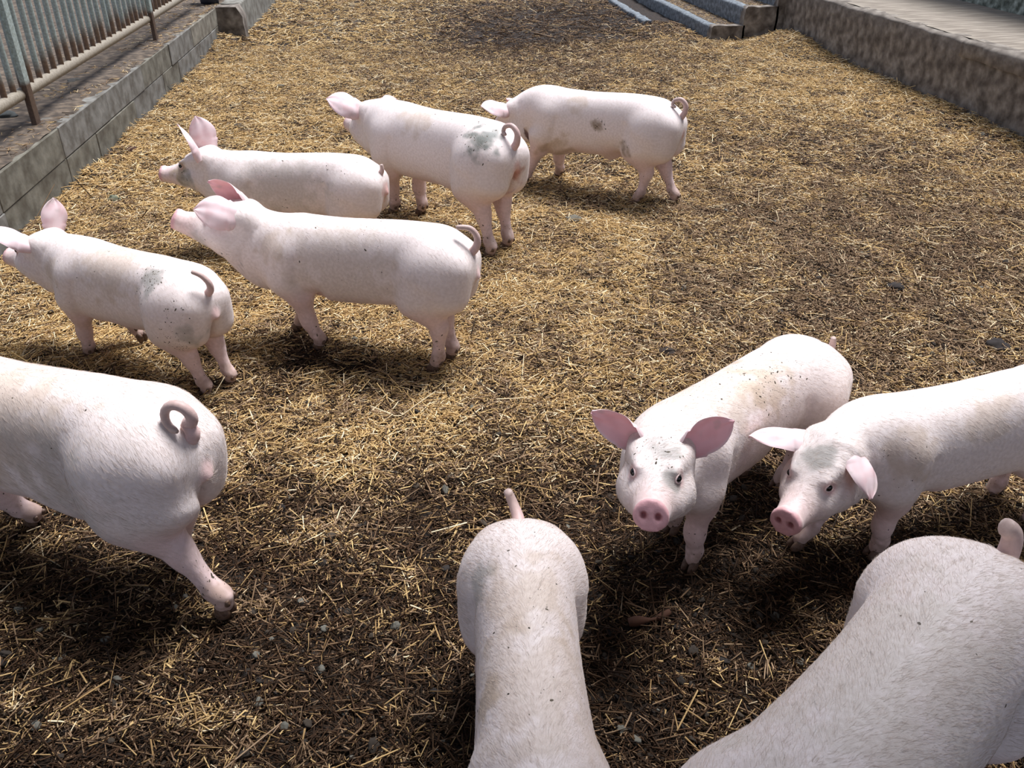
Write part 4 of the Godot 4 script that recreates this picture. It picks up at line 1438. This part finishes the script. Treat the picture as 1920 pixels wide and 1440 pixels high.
func build_odds() -> void:
	rng.seed = 77
	var clods := [
		[Vector3(-1.79, 0, -5.21), 0.065, 0.75, Color(0.42, 0.43, 0.35), "round grey-green lump of dung on straw near the block wall", "dung lump"],
		[Vector3(-1.95, 0, -6.26), 0.075, 0.5, Color(0.25, 0.14, 0.11), "dark reddish clod against the foot of the block wall", "dung clod"],
		[Vector3(-1.32, 0, -6.89), 0.070, 0.5, Color(0.24, 0.20, 0.15), "dark clod on golden straw above the profile pig's back", "dung clod"],
		[Vector3(-1.16, 0, -8.31), 0.070, 0.45, Color(0.34, 0.32, 0.28), "grey clod far off on the golden straw", "dung clod"],
		[Vector3(0.89, 0, -4.56), 0.085, 0.4, Color(0.38, 0.36, 0.31), "grey flattened clod on open straw right of the patched pig", "dung clod"],
		[Vector3(2.38, 0, -2.88), 0.090, 0.5, Color(0.13, 0.10, 0.085), "black-brown clod on trodden straw towards the right edge", "dung clod"],
		[Vector3(1.00, 0, -2.99), 0.070, 0.4, Color(0.17, 0.13, 0.10), "small dark clod beyond the pig that faces the viewer", "dung clod"],
		[Vector3(2.25, 0, -3.48), 0.080, 0.4, Color(0.15, 0.12, 0.10), "flat dark clod on grey-brown straw at the right", "dung clod"],
		[Vector3(-2.43, 0.365, -6.85), 0.10, 0.45, Color(0.30, 0.29, 0.27), "grey clod on the earth walk under the middle of the railing", "dung clod"],
		[Vector3(-2.53, 0.365, -5.85), 0.11, 0.45, Color(0.27, 0.28, 0.27), "blue-grey clod on the earth walk left of the nearest post", "dung clod"]]
	for k in clods.size():
		var q: Array = clods[k]
		var m: StandardMaterial3D = mats.clod.duplicate()
		m.vertex_color_use_as_albedo = false
		m.albedo_color = q[3]
		var o := put("dung_clod", clod_mesh(k * 3.7, q[2]), m)
		var at: Vector3 = q[0]
		at.y = (at.y if at.y > 0.1 else bed(at.x, at.z)) + q[1] * q[2] * 0.30
		o.position = at
		o.scale = Vector3.ONE * (q[1] as float)
		o.rotation.y = k * 1.3
		tag(o, q[4], q[5])
	# a rotten stick in the shade in front of the facing pig
	var sp := []
	var sr := []
	for k in 9:
		var t := k / 8.0
		sp.append(Vector3(lerpf(-0.06, 0.06, t), 0.004 * sin(t * 7.0), 0.006 * sin(t * 4.0)))
		sr.append(0.011 + 0.004 * sin(t * 9.0) - 0.004 * t)
	var stick := put("stick", tube(sp, sr, 9, func(_k, _p): return Color.WHITE), mats.wood)
	stick.position = Vector3(0.55, bed(0.55, -1.56) + 0.016, -1.56)
	stick.rotation.y = 0.15
	tag(stick, "short reddish brown piece of rotten wood in the dark straw", "stick")
	# container on the end of the block wall
	var b := base("bucket", Vector3(-2.24, 0.37, -11.20))
	tag(b, "dark navy container standing where the block wall ends", "bucket")
	var v := []
	var pr := []
	for k in 8:
		var t := k / 7.0
		v.append(Vector3(0, 0.30 * t, 0))
		pr.append(0.10 + 0.045 * t)
	put("shell", tube(v, pr, 24, func(_k, _p): return Color.WHITE), mats.plastic_blue, b)
	var ring := []
	var rr := []
	for k in 25:
		ring.append(Vector3(cos(TAU * k / 24.0) * 0.147, 0.30, sin(TAU * k / 24.0) * 0.147))
		rr.append(0.009)
	put("rim", tube(ring, rr, 8, func(_k, _p): return Color.WHITE), mats.plastic_blue, b)
	# dung crumbs trodden into the straw
	var crumb := clod_mesh(11.0, 0.6)
	var buf := PackedFloat32Array()
	var n := 0
	while n < 2600:
		var z := -0.8 - 11.0 * rng.randf() * rng.randf()
		var x := 0.118 * -z + (rng.randf() * 2.0 - 1.0) * (0.62 * -z + 0.85)
		if x < -2.08 or x > 4.35 or (x > 3.5 and z < -10.3): continue
		if rng.randf() < clean_straw(x, z) * 0.95: continue
		var size := 0.006 + 0.022 * pow(rng.randf(), 3.0)
		var bs := Basis.from_euler(Vector3(rng.randf() * 0.6, rng.randf() * TAU, rng.randf() * 0.6))
		var c := Color(0.26, 0.22, 0.17).lerp(Color(0.12, 0.10, 0.085), rng.randf())
		if rng.randf() < 0.2: c = Color(0.38, 0.37, 0.33)
		add_instance(buf, bs.x * size * rng.randf_range(0.8, 1.6), bs.y * size, bs.z * size, Vector3(x, bed(x, z) + 0.008, z), c.srgb_to_linear())
		n += 1
	var cr := scatter("dung_crumbs", buf, n, crumb, mats.clod, self)
	tag(cr, "crumbs of dung trodden into the straw all over the pen", "dung", "", "stuff")
	# stray straw on the earth walk and on the steps
	var stray := base("stray_straw")
	tag(stray, "stray wisps of straw on the earth walk and the steps", "straw", "", "stuff")
	var kinds := [straw_mesh(0.0, 0.30, 0.0), straw_mesh(1.6, 0.22, 0.7)]
	buf = PackedFloat32Array()
	n = 0
	while n < 3400:
		var x := 0.0
		var y := 0.0
		var z := 0.0
		var r := rng.randf()
		if r < 0.45:
			x = -2.14 - 1.3 * rng.randf() * rng.randf()
			z = -4.0 - 8.0 * rng.randf()
			if lump.get_noise_2d(x * 2.0, z * 1.2) < 0.05 and z > -8.3: continue
			y = 0.378
		else:
			var st := rng.randi() % 2
			x = 3.57 + [0.11, 0.495][st] + rng.randf() * 0.27
			y = [0.15, 0.35][st] - 0.008
			z = -10.42 - 4.5 * rng.randf()
		var ln := 1.5 * (0.02 + 0.04 * rng.randf() * rng.randf())
		var w := 0.0040
		var bb := Basis.from_euler(Vector3(rng.randf() * TAU, rng.randf() * TAU, rng.randfn(0.0, 0.10)), EULER_ORDER_YZX)
		add_instance(buf, bb.x * ln, bb.y * w, bb.z * w, Vector3(x, y + 0.004, z), straw_color(0.45))
		n += 1
	scatter("straw", buf, n, kinds[0], mats.straw, stray)
